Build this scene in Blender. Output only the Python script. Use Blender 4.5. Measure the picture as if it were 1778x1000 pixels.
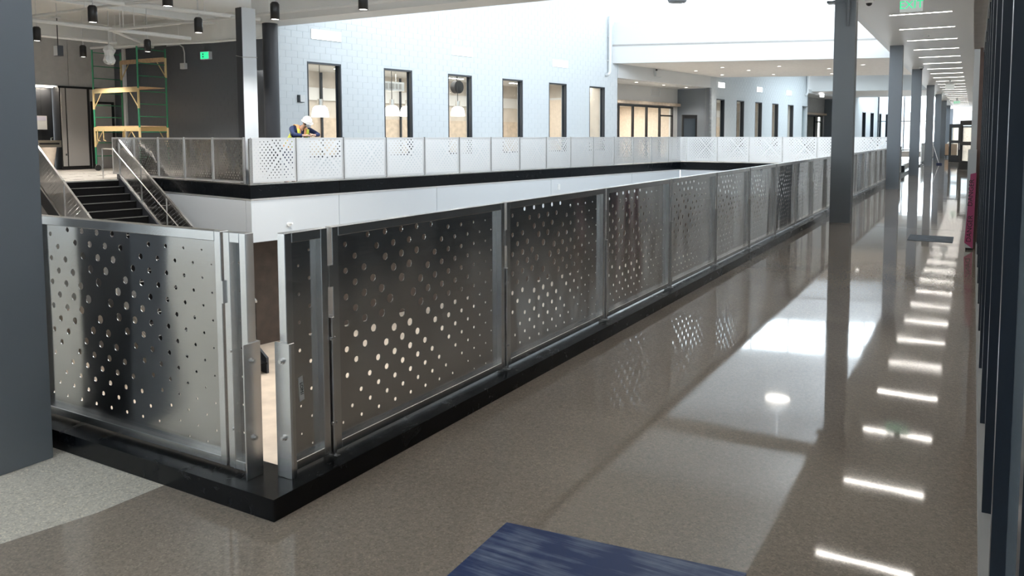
import bpy, bmesh, math, random
from math import sin, cos, pi, radians, sqrt, hypot
from mathutils import Vector, Matrix
from mathutils.geometry import delaunay_2d_cdt
random.seed(7)
for o in list(bpy.data.objects): bpy.data.objects.remove(o)
S = bpy.context.scene
COL = S.collection

# ------------------------------------------------------------------ camera
CAM = (2.469, -2.155, 1.586)
cd = bpy.data.cameras.new('camera'); cam = bpy.data.objects.new('camera', cd); COL.objects.link(cam)
YAW, PITCH = 0.50248, 0.07323
cam.location = CAM
cam.rotation_euler = (pi/2 - PITCH, 0, YAW)
cd.sensor_width = 36.0
cd.lens = 1344.37/1778*36.0
cd.shift_x = (889-951.28)/1778
cd.shift_y = -(500-334.63)/1778
cd.clip_start = .05; cd.clip_end = 400
S.camera = cam

# ------------------------------------------------------------------ world, exposure
w = bpy.data.worlds.new('sky'); S.world = w; w.use_nodes = True
bg = w.node_tree.nodes['Background']
bg.inputs[0].default_value = (.87, .94, 1, 1); bg.inputs[1].default_value = 5.0
S.view_settings.view_transform = 'Standard'
S.view_settings.look = 'None'
S.view_settings.gamma = 1.0
S.view_settings.use_curve_mapping = False
S.view_settings.exposure = 0.85
S.cycles.use_denoising = True
S.cycles.max_bounces = 8
S.cycles.diffuse_bounces = 5
S.cycles.glossy_bounces = 4
S.cycles.transparent_max_bounces = 8
S.cycles.sample_clamp_indirect = 8
S.cycles.caustics_reflective = False
S.cycles.caustics_refractive = False

PHI = 0.165166
K = Vector((-13.49, 11.32, 0))
NN = Vector((cos(PHI), -sin(PHI), 0)); UU = Vector((sin(PHI), cos(PHI), 0))
def F(s, t, z=0): return K + NN*s + UU*t + Vector((0, 0, z))

def area(name, loc, rot, sx, sy, power=None, col=(1, 1, 1), portal=False, spread=None):
    l = bpy.data.lights.new(name, 'AREA'); l.shape = 'RECTANGLE'; l.size = sx; l.size_y = sy
    l.color = col
    o = bpy.data.objects.new(name, l); COL.objects.link(o); o.location = loc; o.rotation_euler = rot
    if portal: l.cycles.is_portal = True
    else: l.energy = power
    if spread: l.spread = spread
    return o
# daylight enters by end clerestory, far glass and openings added out of view
area('daylight', (0.02, 24, 9.0), (0, radians(90), 0), 4.0, 20, portal=True)      # over the corridor, facing -x
area('daylight', (-7.5, 14.45, 9.0), (radians(90), 0, radians(180)), 15, 4.0, portal=True)
area('daylight', (-6.9, 33.6, 7.75), (radians(90), 0, radians(15.8)), 12, 1.5, portal=True)
area('daylight', (-3.5, 75.8, 3.0), (radians(90), 0, 0), 7, 5.6, portal=True)
area('daylight', (-4.15, 52.7, 6.6), (0, 0, 0), 6.7, 7.5, portal=True)
area('daylight', (-4.15, 67.5, 6.6), (0, 0, 0), 6.7, 12, portal=True)
area('daylight', (-5, -9.9, 2.2), (radians(90), 0, radians(180)), 12, 3.6, portal=True)

# ------------------------------------------------------------------ materials
def nm(name):
    m = bpy.data.materials.new(name); m.use_nodes = True
    nt = m.node_tree
    return m, nt, nt.nodes['Principled BSDF']
def pmat(name, c, rough=.5, metal=0, spec=None, emis=None, es=0, noise=0, nscale=8, bump=0, bscale=60):
    m, nt, b = nm(name)
    b.inputs['Base Color'].default_value = (*c, 1)
    b.inputs['Roughness'].default_value = rough
    b.inputs['Metallic'].default_value = metal
    if spec is not None: b.inputs['Specular IOR Level'].default_value = spec
    if emis: b.inputs['Emission Color'].default_value = (*emis, 1); b.inputs['Emission Strength'].default_value = es
    if noise or bump:
        tc = nt.nodes.new('ShaderNodeTexCoord')
    if noise:
        n = nt.nodes.new('ShaderNodeTexNoise'); n.inputs['Scale'].default_value = nscale; n.inputs['Detail'].default_value = 5
        nt.links.new(tc.outputs['Object'], n.inputs['Vector'])
        r = nt.nodes.new('ShaderNodeValToRGB')
        r.color_ramp.elements[0].color = (*[max(0, v*(1-noise)) for v in c], 1); r.color_ramp.elements[0].position = .3
        r.color_ramp.elements[1].color = (*[min(1, v*(1+noise)) for v in c], 1); r.color_ramp.elements[1].position = .7
        nt.links.new(n.outputs['Fac'], r.inputs['Fac']); nt.links.new(r.outputs['Color'], b.inputs['Base Color'])
    if bump:
        n = nt.nodes.new('ShaderNodeTexNoise'); n.inputs['Scale'].default_value = bscale; n.inputs['Detail'].default_value = 3
        nt.links.new(tc.outputs['Object'], n.inputs['Vector'])
        bp = nt.nodes.new('ShaderNodeBump'); bp.inputs['Strength'].default_value = bump; bp.inputs['Distance'].default_value = .01
        nt.links.new(n.outputs['Fac'], bp.inputs['Height']); nt.links.new(bp.outputs['Normal'], b.inputs['Normal'])
    return m
def steel_mat(name, c, rough, aniso, warp):
    m, nt, b = nm(name)
    b.inputs['Base Color'].default_value = (*c, 1); b.inputs['Metallic'].default_value = 1
    b.inputs['Roughness'].default_value = rough; b.inputs['Anisotropic'].default_value = aniso
    b.inputs['Anisotropic Rotation'].default_value = .25
    t = nt.nodes.new('ShaderNodeTangent'); t.direction_type = 'UV_MAP'; t.uv_map = 'UVMap'
    nt.links.new(t.outputs[0], b.inputs['Tangent'])
    tc = nt.nodes.new('ShaderNodeTexCoord')
    oi = nt.nodes.new('ShaderNodeObjectInfo')
    ad = nt.nodes.new('ShaderNodeVectorMath'); ad.operation = 'MULTIPLY_ADD'
    cx = nt.nodes.new('ShaderNodeCombineXYZ')
    for i in range(3): nt.links.new(oi.outputs['Random'], cx.inputs[i])
    ad.inputs[1].default_value = (37, 11, 23)
    nt.links.new(cx.outputs[0], ad.inputs[0]); nt.links.new(tc.outputs['Object'], ad.inputs[2])
    mp = nt.nodes.new('ShaderNodeMapping'); mp.inputs['Scale'].default_value = (1.5, 1, .55)
    nt.links.new(ad.outputs[0], mp.inputs[0])
    n = nt.nodes.new('ShaderNodeTexNoise'); n.inputs['Scale'].default_value = 1.6; n.inputs['Detail'].default_value = 1
    nt.links.new(mp.outputs[0], n.inputs['Vector'])
    bp = nt.nodes.new('ShaderNodeBump'); bp.inputs['Strength'].default_value = warp; bp.inputs['Distance'].default_value = .05
    nt.links.new(n.outputs['Fac'], bp.inputs['Height']); nt.links.new(bp.outputs['Normal'], b.inputs['Normal'])
    # fine brushed grain and smudges in the roughness
    mp2 = nt.nodes.new('ShaderNodeMapping'); mp2.inputs['Scale'].default_value = (2, 2, 130)
    nt.links.new(ad.outputs[0], mp2.inputs[0])
    n2 = nt.nodes.new('ShaderNodeTexNoise'); n2.inputs['Scale'].default_value = 3; n2.inputs['Detail'].default_value = 2
    nt.links.new(mp2.outputs[0], n2.inputs['Vector'])
    mr = nt.nodes.new('ShaderNodeMapRange'); mr.inputs['To Min'].default_value = rough-.06; mr.inputs['To Max'].default_value = rough+.06
    nt.links.new(n2.outputs['Fac'], mr.inputs['Value']); nt.links.new(mr.outputs[0], b.inputs['Roughness'])
    return m
def floor_mat(name, c1, c2, r0, r1, fleck=.5):
    m, nt, b = nm(name)
    tc = nt.nodes.new('ShaderNodeTexCoord')
    def noise(sc, det=4, dist=0):
        n = nt.nodes.new('ShaderNodeTexNoise'); n.inputs['Scale'].default_value = sc; n.inputs['Detail'].default_value = det
        n.inputs['Distortion'].default_value = dist
        nt.links.new(tc.outputs['Object'], n.inputs['Vector']); return n
    big = noise(.55, 5, .6)
    r = nt.nodes.new('ShaderNodeValToRGB')
    r.color_ramp.elements[0].color = (*c1, 1); r.color_ramp.elements[0].position = .3
    r.color_ramp.elements[1].color = (*c2, 1); r.color_ramp.elements[1].position = .72
    nt.links.new(big.outputs['Fac'], r.inputs['Fac'])
    # aggregate specks
    v = nt.nodes.new('ShaderNodeTexVoronoi'); v.inputs['Scale'].default_value = 150
    nt.links.new(tc.outputs['Object'], v.inputs['Vector'])
    sp = nt.nodes.new('ShaderNodeSeparateColor'); nt.links.new(v.outputs['Color'], sp.inputs[0])
    rr = nt.nodes.new('ShaderNodeValToRGB')
    rr.color_ramp.elements[0].color = (.52, .5, .48, 1); rr.color_ramp.elements[0].position = 0
    e = rr.color_ramp.elements.new(.35); e.color = (.95, .95, .95, 1)
    e = rr.color_ramp.elements.new(.8); e.color = (1.05, 1.04, 1.02, 1)
    rr.color_ramp.elements[-1].color = (1.6, 1.55, 1.45, 1)
    nt.links.new(sp.outputs[0], rr.inputs['Fac'])
    mx = nt.nodes.new('ShaderNodeMix'); mx.data_type = 'RGBA'; mx.blend_type = 'MULTIPLY'; mx.inputs['Factor'].default_value = fleck
    nt.links.new(r.outputs['Color'], mx.inputs[6]); nt.links.new(rr.outputs['Color'], mx.inputs[7])
    fine = noise(40, 4)
    mx2 = nt.nodes.new('ShaderNodeMix'); mx2.data_type = 'RGBA'; mx2.blend_type = 'OVERLAY'; mx2.inputs['Factor'].default_value = .25
    nt.links.new(mx.outputs[2], mx2.inputs[6]); nt.links.new(fine.outputs['Fac'], mx2.inputs[7])
    nt.links.new(mx2.outputs[2], b.inputs['Base Color'])
    rn = noise(1.3, 6, .4)
    mr = nt.nodes.new('ShaderNodeMapRange'); mr.inputs['From Min'].default_value = .3; mr.inputs['From Max'].default_value = .7
    mr.inputs['To Min'].default_value = r0; mr.inputs['To Max'].default_value = r1
    nt.links.new(rn.outputs['Fac'], mr.inputs['Value']); nt.links.new(mr.outputs[0], b.inputs['Roughness'])
    b.inputs['Specular IOR Level'].default_value = .62
    wv = noise(2.2, 2)
    bp = nt.nodes.new('ShaderNodeBump'); bp.inputs['Strength'].default_value = .018; bp.inputs['Distance'].default_value = .02
    nt.links.new(wv.outputs['Fac'], bp.inputs['Height']); nt.links.new(bp.outputs['Normal'], b.inputs['Normal'])
    return m
def glass_mat(name, tint, fac=.12, rough=.02):
    m = bpy.data.materials.new(name); m.use_nodes = True; nt = m.node_tree
    for n in list(nt.nodes): nt.nodes.remove(n)
    o = nt.nodes.new('ShaderNodeOutputMaterial'); mx = nt.nodes.new('ShaderNodeMixShader')
    tr = nt.nodes.new('ShaderNodeBsdfTransparent'); tr.inputs[0].default_value = (*tint, 1)
    gl = nt.nodes.new('ShaderNodeBsdfGlossy'); gl.inputs['Roughness'].default_value = rough
    fr = nt.nodes.new('ShaderNodeFresnel'); fr.inputs[0].default_value = 1.5
    ge = nt.nodes.new('ShaderNodeNewGeometry'); sb = nt.nodes.new('ShaderNodeMath'); sb.operation = 'SUBTRACT'; sb.use_clamp = True
    nt.links.new(fr.outputs[0], sb.inputs[0]); nt.links.new(ge.outputs['Backfacing'], sb.inputs[1])   # only the outer face reflects
    nt.links.new(sb.outputs[0], mx.inputs[0]); nt.links.new(tr.outputs[0], mx.inputs[1]); nt.links.new(gl.outputs[0], mx.inputs[2])
    nt.links.new(mx.outputs[0], o.inputs[0]); return m
M = dict(
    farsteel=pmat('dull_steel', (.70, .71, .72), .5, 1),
    farsheet=steel_mat('skylit_steel_sheet', (.74, .75, .76), .50, .6, .25),  # same steel as the near sheet, coloured paler so it reads skylit
    sheet=steel_mat('brushed_steel_sheet', (.62, .61, .60), .17, .82, .42),
    steel=pmat('satin_steel', (.74, .73, .72), .27, 1, noise=.07, nscale=6),
    curb=pmat('black_curb_paint', (.0045, .006, .008), .30, spec=.3, noise=.5, nscale=7, bump=.06, bscale=9),
    column=pmat('grey_column_paint', (.165, .187, .215), .36, bump=.03, bscale=30),
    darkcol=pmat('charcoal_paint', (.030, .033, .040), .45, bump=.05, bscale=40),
    floor=floor_mat('polished_concrete', (.25, .21, .174), (.355, .303, .256), .03, .065, .42),
    floor2=floor_mat('raw_concrete', (.50, .47, .41), (.63, .59, .52), .38, .55, .6),
    farfloor=floor_mat('far_concrete', (.46, .43, .40), (.58, .55, .51), .25, .35),
    lowfloor=pmat('lower_floor_tan', (.62, .52, .42), .35, noise=.15, nscale=2),
    cmu=pmat('pale_block_paint', (.58, .625, .655), .55, bump=.15, bscale=90),
    mortar=pmat('pale_mortar', (.55, .595, .625), .7),
    dcmu=pmat('charcoal_block_paint', (.080, .090, .105), .5, bump=.15, bscale=90),
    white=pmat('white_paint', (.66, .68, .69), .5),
    ceil=pmat('ceiling_white', (.70, .71, .70), .6),
    soffit=pmat('soffit_grey_white', (.66, .66, .65), .45),
    beige=pmat('beige_gypsum', (.80, .77, .74), .6, noise=.05, nscale=5),
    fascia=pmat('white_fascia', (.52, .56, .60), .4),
    greywall=pmat('grey_panel', (.40, .40, .395), .6, noise=.06, nscale=4),
    panelgrey=pmat('pale_grey_laminate', (.36, .345, .33), .45),
    brown=pmat('dark_brown_timber', (.06, .042, .032), .5, noise=.3, nscale=3),
    jamb=pmat('brown_jamb', (.18, .11, .09), .5, noise=.1),
    black=pmat('black_metal', (.010, .010, .011), .4),
    tread=pmat('black_stair_tread', (.0035, .0035, .004), .75, spec=.15),
    fin=pmat('dark_navy_aluminium', (.010, .016, .026), .28),
    frame=pmat('dark_window_frame', (.020, .028, .038), .35),
    pane=glass_mat('window_glass', (.93, .96, .97)),
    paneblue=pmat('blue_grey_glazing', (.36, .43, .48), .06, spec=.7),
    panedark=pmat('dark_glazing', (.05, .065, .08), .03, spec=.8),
    roombeige=pmat('room_beige', (.58, .53, .47), .7, noise=.1, nscale=2),
    roomtan=pmat('warm_tan', (.70, .60, .50), .7, noise=.08),
    timber=pmat('pale_timber', (.58, .48, .38), .5, noise=.15, nscale=5),
    lamp=pmat('lamp_white', (.9, .9, .9), .5, emis=(1, .93, .82), es=3.2),
    strip=pmat('strip_light', (.9, .9, .9), .5, emis=(1, .94, .86), es=23.0),
    dot=pmat('downlight_glow', (.9, .9, .9), .5, emis=(1, .95, .88), es=5.0),
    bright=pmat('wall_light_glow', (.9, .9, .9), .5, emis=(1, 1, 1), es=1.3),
    cove=pmat('cove_glow', (.9, .9, .9), .5, emis=(1, .9, .75), es=7.0),
    green=pmat('scaffold_green', (.03, .22, .11), .45),
    yellow=pmat('scaffold_yellow', (.60, .46, .23), .5),
    plank=pmat('plank_wood', (.55, .37, .22), .6, noise=.15, nscale=9),
    exitgreen=pmat('exit_green', (.05, .5, .25), .5, emis=(.02, .62, .26), es=.75),
    exitwhite=pmat('exit_white', (.9, .92, .9), .5, emis=(.9, 1, .95), es=.12),
    blue=None,
    tape=pmat('magenta_tape', (.50, .07, .19), .4),
    card=pmat('cardboard', (.42, .28, .18), .7, noise=.1, nscale=3),
    skin=pmat('skin', (.62, .40, .30), .5),
    navy=pmat('navy_fabric', (.016, .032, .105), .8, noise=.2, nscale=20),
    hivis=pmat('hi_vis_yellow', (.72, .78, .10), .7),
    orange=pmat('hi_vis_orange', (.80, .42, .20), .7),
    hat=pmat('hard_hat_white', (.88, .89, .90), .3),
    mask=pmat('face_mask', (.62, .64, .70), .8),
    denim=pmat('denim', (.06, .08, .14), .8),
    boot=pmat('boot_leather', (.08, .05, .03), .6),
    hair=pmat('dark_hair', (.03, .02, .015), .6),
    rubber=pmat('rubber', (.02, .02, .02), .7),
    tile=pmat('dark_tile', (.030, .032, .036), .25),
    paper=pmat('paper', (.82, .82, .80), .7),
    poster=pmat('poster_lilac', (.66, .64, .76), .6),
    ceramic=pmat('fountain_steel', (.55, .52, .48), .3, 1),
    mat=pmat('grey_floor_mat', (.16, .19, .23), .8, spec=.1, noise=.2),
    plastic=pmat('crumpled_plastic', (.72, .74, .74), .25),
)
def curb_mat():
    m, nt, b = nm('black_curb')
    tc = nt.nodes.new('ShaderNodeTexCoord')
    n = nt.nodes.new('ShaderNodeTexNoise'); n.inputs['Scale'].default_value = 5; n.inputs['Detail'].default_value = 9; n.inputs['Roughness'].default_value = .75; n.inputs['Distortion'].default_value = 1.2
    nt.links.new(tc.outputs['Object'], n.inputs['Vector'])
    r = nt.nodes.new('ShaderNodeValToRGB')
    r.color_ramp.elements[0].color = (.0020, .0030, .0045, 1); r.color_ramp.elements[0].position = .64
    r.color_ramp.elements[1].color = (.030, .033, .036, 1); r.color_ramp.elements[1].position = .86
    nt.links.new(n.outputs['Fac'], r.inputs['Fac']); nt.links.new(r.outputs['Color'], b.inputs['Base Color'])
    mr = nt.nodes.new('ShaderNodeMapRange'); mr.inputs['From Min'].default_value = .35; mr.inputs['From Max'].default_value = .7; mr.inputs['To Min'].default_value = .16; mr.inputs['To Max'].default_value = .32
    nt.links.new(n.outputs['Fac'], mr.inputs['Value']); nt.links.new(mr.outputs[0], b.inputs['Roughness'])
    b.inputs['Specular IOR Level'].default_value = .28
    return m
M['curb'] = curb_mat()
def blue_mat():
    m, nt, b = nm('blue_sheet')
    tc = nt.nodes.new('ShaderNodeTexCoord')
    mp = nt.nodes.new('ShaderNodeMapping'); mp.inputs['Rotation'].default_value = (0, 0, radians(38)); mp.inputs['Scale'].default_value = (1.2, 22, 1)
    nt.links.new(tc.outputs['Object'], mp.inputs[0])
    n = nt.nodes.new('ShaderNodeTexNoise'); n.inputs['Scale'].default_value = 1.6; n.inputs['Detail'].default_value = 6; n.inputs['Roughness'].default_value = .7
    nt.links.new(mp.outputs[0], n.inputs['Vector'])
    n2 = nt.nodes.new('ShaderNodeTexNoise'); n2.inputs['Scale'].default_value = 3.5; n2.inputs['Detail'].default_value = 5
    nt.links.new(tc.outputs['Object'], n2.inputs['Vector'])
    mu = nt.nodes.new('ShaderNodeMath'); mu.operation = 'MULTIPLY'
    nt.links.new(n.outputs['Fac'], mu.inputs[0]); nt.links.new(n2.outputs['Fac'], mu.inputs[1])
    r = nt.nodes.new('ShaderNodeValToRGB')
    r.color_ramp.elements[0].color = (.006, .030, .125, 1); r.color_ramp.elements[0].position = .22
    r.color_ramp.elements[1].color = (.16, .20, .30, 1); r.color_ramp.elements[1].position = .37
    nt.links.new(mu.outputs[0], r.inputs['Fac']); nt.links.new(r.outputs['Color'], b.inputs['Base Color'])
    b.inputs['Roughness'].default_value = .42
    return m
M['blue'] = blue_mat()

# ------------------------------------------------------------------ mesh helpers
class MB:
    def __init__(s): s.v = []; s.f = []; s.smooth = []
    def add(s, vs, fs, sm=False):
        o = len(s.v); s.v += [tuple(v) for v in vs]; s.f += [[i+o for i in f] for f in fs]; s.smooth += [sm]*len(fs); return s
    def box(s, x0, x1, y0, y1, z0, z1):
        x0, x1 = min(x0, x1), max(x0, x1); y0, y1 = min(y0, y1), max(y0, y1); z0, z1 = min(z0, z1), max(z0, z1)
        return s.add([(x0, y0, z0), (x1, y0, z0), (x1, y1, z0), (x0, y1, z0), (x0, y0, z1), (x1, y0, z1), (x1, y1, z1), (x0, y1, z1)],
              [(0, 3, 2, 1), (4, 5, 6, 7), (0, 1, 5, 4), (1, 2, 6, 5), (2, 3, 7, 6), (3, 0, 4, 7)])
    def prism(s, pts, z0, z1):      # plan polygon (ccw) extruded in z
        n = len(pts)
        return s.add([(p[0], p[1], z0) for p in pts]+[(p[0], p[1], z1) for p in pts],
              [tuple(range(n-1, -1, -1)), tuple(range(n, 2*n))]+[(i, (i+1) % n, n+(i+1) % n, n+i) for i in range(n)])
    def slab(s, pts, d):            # any planar polygon given a thickness vector
        n = len(pts); d = Vector(d)
        return s.add([tuple(p) for p in pts]+[tuple(Vector(p)+d) for p in pts],
              [tuple(range(n-1, -1, -1)), tuple(range(n, 2*n))]+[(i, (i+1) % n, n+(i+1) % n, n+i) for i in range(n)])
    def cyl(s, p0, p1, r0, r1=None, n=12, sm=True):
        p0, p1 = Vector(p0), Vector(p1); r1 = r0 if r1 is None else r1
        d = (p1-p0).normalized(); a = d.orthogonal().normalized(); b = d.cross(a)
        vs = []
        for p, r in ((p0, r0), (p1, r1)):
            vs += [tuple(p+(a*cos(2*pi*i/n)+b*sin(2*pi*i/n))*r) for i in range(n)]
        s.add(vs, [(i, (i+1) % n, n+(i+1) % n, n+i) for i in range(n)], sm)
        return s.add(vs, [tuple(range(n-1, -1, -1)), tuple(range(n, 2*n))])
    def tube(s, pts, r, n=8):
        pts = [Vector(p) for p in pts]
        for i in range(len(pts)-1): s.cyl(pts[i], pts[i+1], r, n=n)
        return s
    def lathe(s, c, prof, n=20, axis=None):  # prof (r, z)
        vs = []; c = Vector(c)
        for r, z in prof:
            vs += [(c.x+r*cos(2*pi*i/n), c.y+r*sin(2*pi*i/n), c.z+z) for i in range(n)]
        fs = []
        for k in range(len(prof)-1):
            fs += [(k*n+i, k*n+(i+1) % n, (k+1)*n+(i+1) % n, (k+1)*n+i) for i in range(n)]
        s.add(vs, fs, True)
        return s
    def mesh(s, name, mat):
        me = bpy.data.meshes.new(name); me.from_pydata(s.v, [], s.f)
        me.polygons.foreach_set('use_smooth', s.smooth)
        me.materials.append(mat); me.update(); return me
    def build(s, name, mat, parent=None, kind=None, loc=None, rz=None, bevel=0):
        me = s.mesh(name, mat)
        if bevel:
            bm = bmesh.new(); bm.from_mesh(me); bmesh.ops.bevel(bm, geom=bm.edges[:], offset=bevel, segments=1, affect='EDGES', profile=.5); bm.to_mesh(me); bm.free()
        return link(name, me, parent, kind, loc, rz)
def link(name, me, parent=None, kind=None, loc=None, rz=None):
    o = bpy.data.objects.new(name, me); COL.objects.link(o)
    if parent: o.parent = parent
    if kind: o['kind'] = kind
    if loc is not None: o.location = loc
    if rz is not None: o.rotation_euler = (0, 0, rz)
    return o
def tag(o, label, cat, group=None):
    o['label'] = label; o['category'] = cat
    if group: o['group'] = group
    return o
def thing(name, label, cat, loc=(0, 0, 0), rz=0, group=None):
    o = bpy.data.objects.new(name, None); COL.objects.link(o); o.empty_display_size = .1
    o.location = loc; o.rotation_euler = (0, 0, rz)
    return tag(o, label, cat, group)
def struct(name, mb, mat, parent=None, far=False):
    o = mb.build(name, mat, parent)
    if not parent:
        o['kind'] = 'structure'
        if far: o.location = K; o.rotation_euler = (0, 0, -PHI)
    return o
def structroot(name, loc=(0, 0, 0), rz=0):
    o = bpy.data.objects.new(name, None); COL.objects.link(o); o.location = loc; o.rotation_euler = (0, 0, rz)
    o['kind'] = 'structure'; o.empty_display_size = .1
    return o
FAR = dict(loc=K, rz=-PHI)
def dup(root, loc, rz, label, group=None, scale=None):
    r = root.copy(); COL.objects.link(r); r.location = loc; r.rotation_euler = (0, 0, rz); r['label'] = label
    if group: r['group'] = group
    if scale: r.scale = scale
    for ch in root.children:
        c = ch.copy(); COL.objects.link(c); c.parent = r
        for g in ch.children:
            d = g.copy(); COL.objects.link(d); d.parent = c
    return r
ORD = ['first', 'second', 'third', 'fourth', 'fifth', 'sixth', 'seventh', 'eighth', 'ninth', 'tenth', 'eleventh', 'twelfth', 'thirteenth',
       'fourteenth', 'fifteenth', 'sixteenth', 'seventeenth', 'eighteenth', 'nineteenth', 'twentieth', 'twenty-first', 'twenty-second',
       'twenty-third', 'twenty-fourth', 'twenty-fifth', 'twenty-sixth', 'twenty-seventh', 'twenty-eighth', 'twenty-ninth', 'thirtieth',
       'thirty-first', 'thirty-second', 'thirty-third', 'thirty-fourth']

# ------------------------------------------------------------------ large structure
LOWZ = -4.2; FZ = .28
# corridor floor: polished slab, and the paler unpolished slab behind the joint at the left
fl = MB().prism([(-.72, -.3), (-.855, -.85), (-2.2, -10), (3.2, -10), (3.2, 92), (0, 92), (0, 45.6), (-.25, 45.6), (-.25, .25), (-.7, .25)], -.35, 0)
struct('floor', fl, M['floor'])
fl2 = MB().prism([(-.72, -.3), (-.7, .25), (-9.5, .25), (-9.5, -10), (-2.2, -10), (-.855, -.85)], -.35, -.002)
struct('floor', fl2, M['floor2'])
# sawn joints across the corridor
for k, yj in enumerate((12.45, 23.4, 27.0, 33.0, 42.0)):
    struct('trim_%d' % (k+1), MB().box(0.02, 2.5, yj, yj+.012, -.001, .0008), M['curb'])
# far floor behind the atrium (higher), its bridge and the lower storey
pts = [F(-6.7, 0), F(0, 0), F(0, 22.33), F(0, 70), F(-13, 70), F(-22, 20), F(-22, -14), F(-6.7, -14)]
struct('floor', MB().prism([(p[0], p[1]) for p in pts], -.05, FZ), M['farfloor'])
struct('floor', MB().prism([(-10.2, 33.45), (-.3, 33.45), (-.3, 45.5), (-8.2, 45.5)], -.05, FZ+.001), M['farfloor'])
struct('floor', MB().box(-24, 3.2, -6, 80, LOWZ-.2, LOWZ), M['lowfloor'])
# curb around the void
struct('trim_10', MB().prism([(0, 0), (0, 45.5), (-.25, 45.5), (-.25, .25), (-9.5, .25), (-9.5, 0)], 0, .095), M['curb'])
struct('trim_9', MB().box(-.25, 0, 45.9, 70, 0, .095), M['curb'])
# slab edge below the near curb, white
struct('wall_near', MB().box(-.24, -.02, .3, 45.5, LOWZ, -.36), M['white'])
struct('wall_near', MB().box(-9.5, -.26, .02, .24, LOWZ, -.36), M['white'])
# far side black edge band and white bulkhead below, in two sections with a joint
def band(name, s0, s1, t0, t1, z0, z1, mat): return struct(name, MB().box(s0, s1, t0, t1, z0, z1), mat, far=True)
band('trim_11', -.30, .03, -.03, 2.66, .0, .345, M['curb']); band('trim_11', -.30, .03, 2.68, 22.35, .0, .345, M['curb'])
band('trim_12', -6.65, -.30, -.03, .3, .0, .345, M['curb'])
struct('trim_13', MB().prism([(-9.86, 33.30), (-.05, 33.30), (-.05, 33.6), (-10.2, 33.6)], 0, .345), M['curb'])
for (a, b) in ((0, 2.66), (2.675, 6.4), (6.415, 12.3), (12.315, 18), (18.015, 22.3)):
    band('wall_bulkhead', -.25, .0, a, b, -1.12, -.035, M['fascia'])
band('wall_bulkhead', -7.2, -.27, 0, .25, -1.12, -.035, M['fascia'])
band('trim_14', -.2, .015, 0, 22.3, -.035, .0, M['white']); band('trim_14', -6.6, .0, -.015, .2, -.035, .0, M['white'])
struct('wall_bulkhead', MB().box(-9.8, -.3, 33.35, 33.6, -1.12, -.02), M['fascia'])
band('wall_lower', -1.6, -1.4, .5, 24, LOWZ, -.9, M['brown']); band('wall_lower', -9, -1.6, .5, .7, LOWZ, -.9, M['brown'])
struct('wall_lower', MB().box(-11, -.3, 34.6, 34.8, LOWZ, -.9), M['brown'])
struct('wall_lower', MB().box(-24, 3.2, -6, -5.8, LOWZ, -.36).box(-24.2, -24, -6, 20, LOWZ, -.06).box(3.0, 3.2, -6, 80, LOWZ, -.36), M['white'])
struct('floor', MB().box(-30, -9.7, -10, .25, -.35, -.003), M['floor2'])

# pale block wall on the far side of the atrium
WS = -2.70
B_L, B_H, B_J = .397, .194, .0095
def block_mesh(L, H, mat): # local: depth in x (s), length in y (t)
    e = .002
    m = MB(); x0, x1 = -.03, 0
    m.add([(x0, 0, 0), (x0, L, 0), (x0, L, H), (x0, 0, H), (x1-e, 0, 0), (x1-e, L, 0), (x1-e, L, H), (x1-e, 0, H),
           (x1, e, e), (x1, L-e, e), (x1, L-e, H-e), (x1, e, H-e)],
          [(0, 4, 7, 3), (1, 2, 6, 5), (3, 7, 6, 2), (0, 1, 5, 4), (4, 5, 9, 8), (5, 6, 10, 9), (6, 7, 11, 10), (7, 4, 8, 11), (8, 9, 10, 11)])
    return m
full_block = block_mesh(B_L, B_H, None).mesh('block', M['cmu'])
def block_wall(name, t0, t1, wins, zt=11.4, ntop=0, zb=1.1, zblocks=8.6):
    core = MB()
    ts = t0
    for (a, b, z0, z1) in wins:
        core.box(WS-.30, WS-.005, ts, a, FZ, zt); core.box(WS-.30, WS-.005, a, b, z1, zt); core.box(WS-.30, WS-.005, a, b, FZ, z0); ts = b
    core.box(WS-.30, WS-.005, ts, t1, FZ, zt)
    root = struct(name, core, M['mortar'], far=True)
    rest = MB(); cnt = 0; row = 0; z = zb
    while z < zblocks:
        off = 0 if row % 2 == 0 else -(B_L+B_J)/2
        t = t0+off
        while t < t1:
            a, b = max(t, t0), min(t+B_L, t1)
            segs = [(a, b)]
            for (wa, wb, z0, z1) in wins:
                if z+B_H > z0+.02 and z < z1-.02:
                    ns = []
                    for (p, q) in segs:
                        if q <= wa or p >= wb: ns.append((p, q)); continue
                        if p < wa-.02: ns.append((p, wa))
                        if q > wb+.02: ns.append((wb, q))
                    segs = ns
            for (p, q) in segs:
                if q-p < .03: continue
                if cnt < ntop and 1.5 < z < 5.2 and p < t0+5.4:
                    me = full_block if abs(q-p-B_L) < 1e-4 else block_mesh(q-p, B_H, None).mesh('block', M['cmu'])
                    o = link('block', me, root); o.location = (WS, p, z); cnt += 1
                else:
                    bm = block_mesh(q-p, B_H, None); rest.add([(v[0]+WS, v[1]+p, v[2]+z) for v in bm.v], bm.f)
            t += B_L+B_J
        z += B_H+B_J; row += 1
    o = rest.build('blocks', M['cmu'], root); o['kind'] = 'stuff'
    return root
W1 = [(3.59+3.005*k, 4.86+3.005*k, .9, 3.87) for k in range(6)]
W2 = [(31.6+2.80*k, 32.72+2.80*k, .9, 3.78) for k in range(6)]
W3 = [(60.2+2.48*k, 61.3+2.48*k, .9, 3.7) for k in range(4)]
block_wall('wall_back', 2.45, 20.95, W1, ntop=298)
block_wall('wall_back', 30.72, 46.6, W2, ntop=0, zblocks=6.4)
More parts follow.
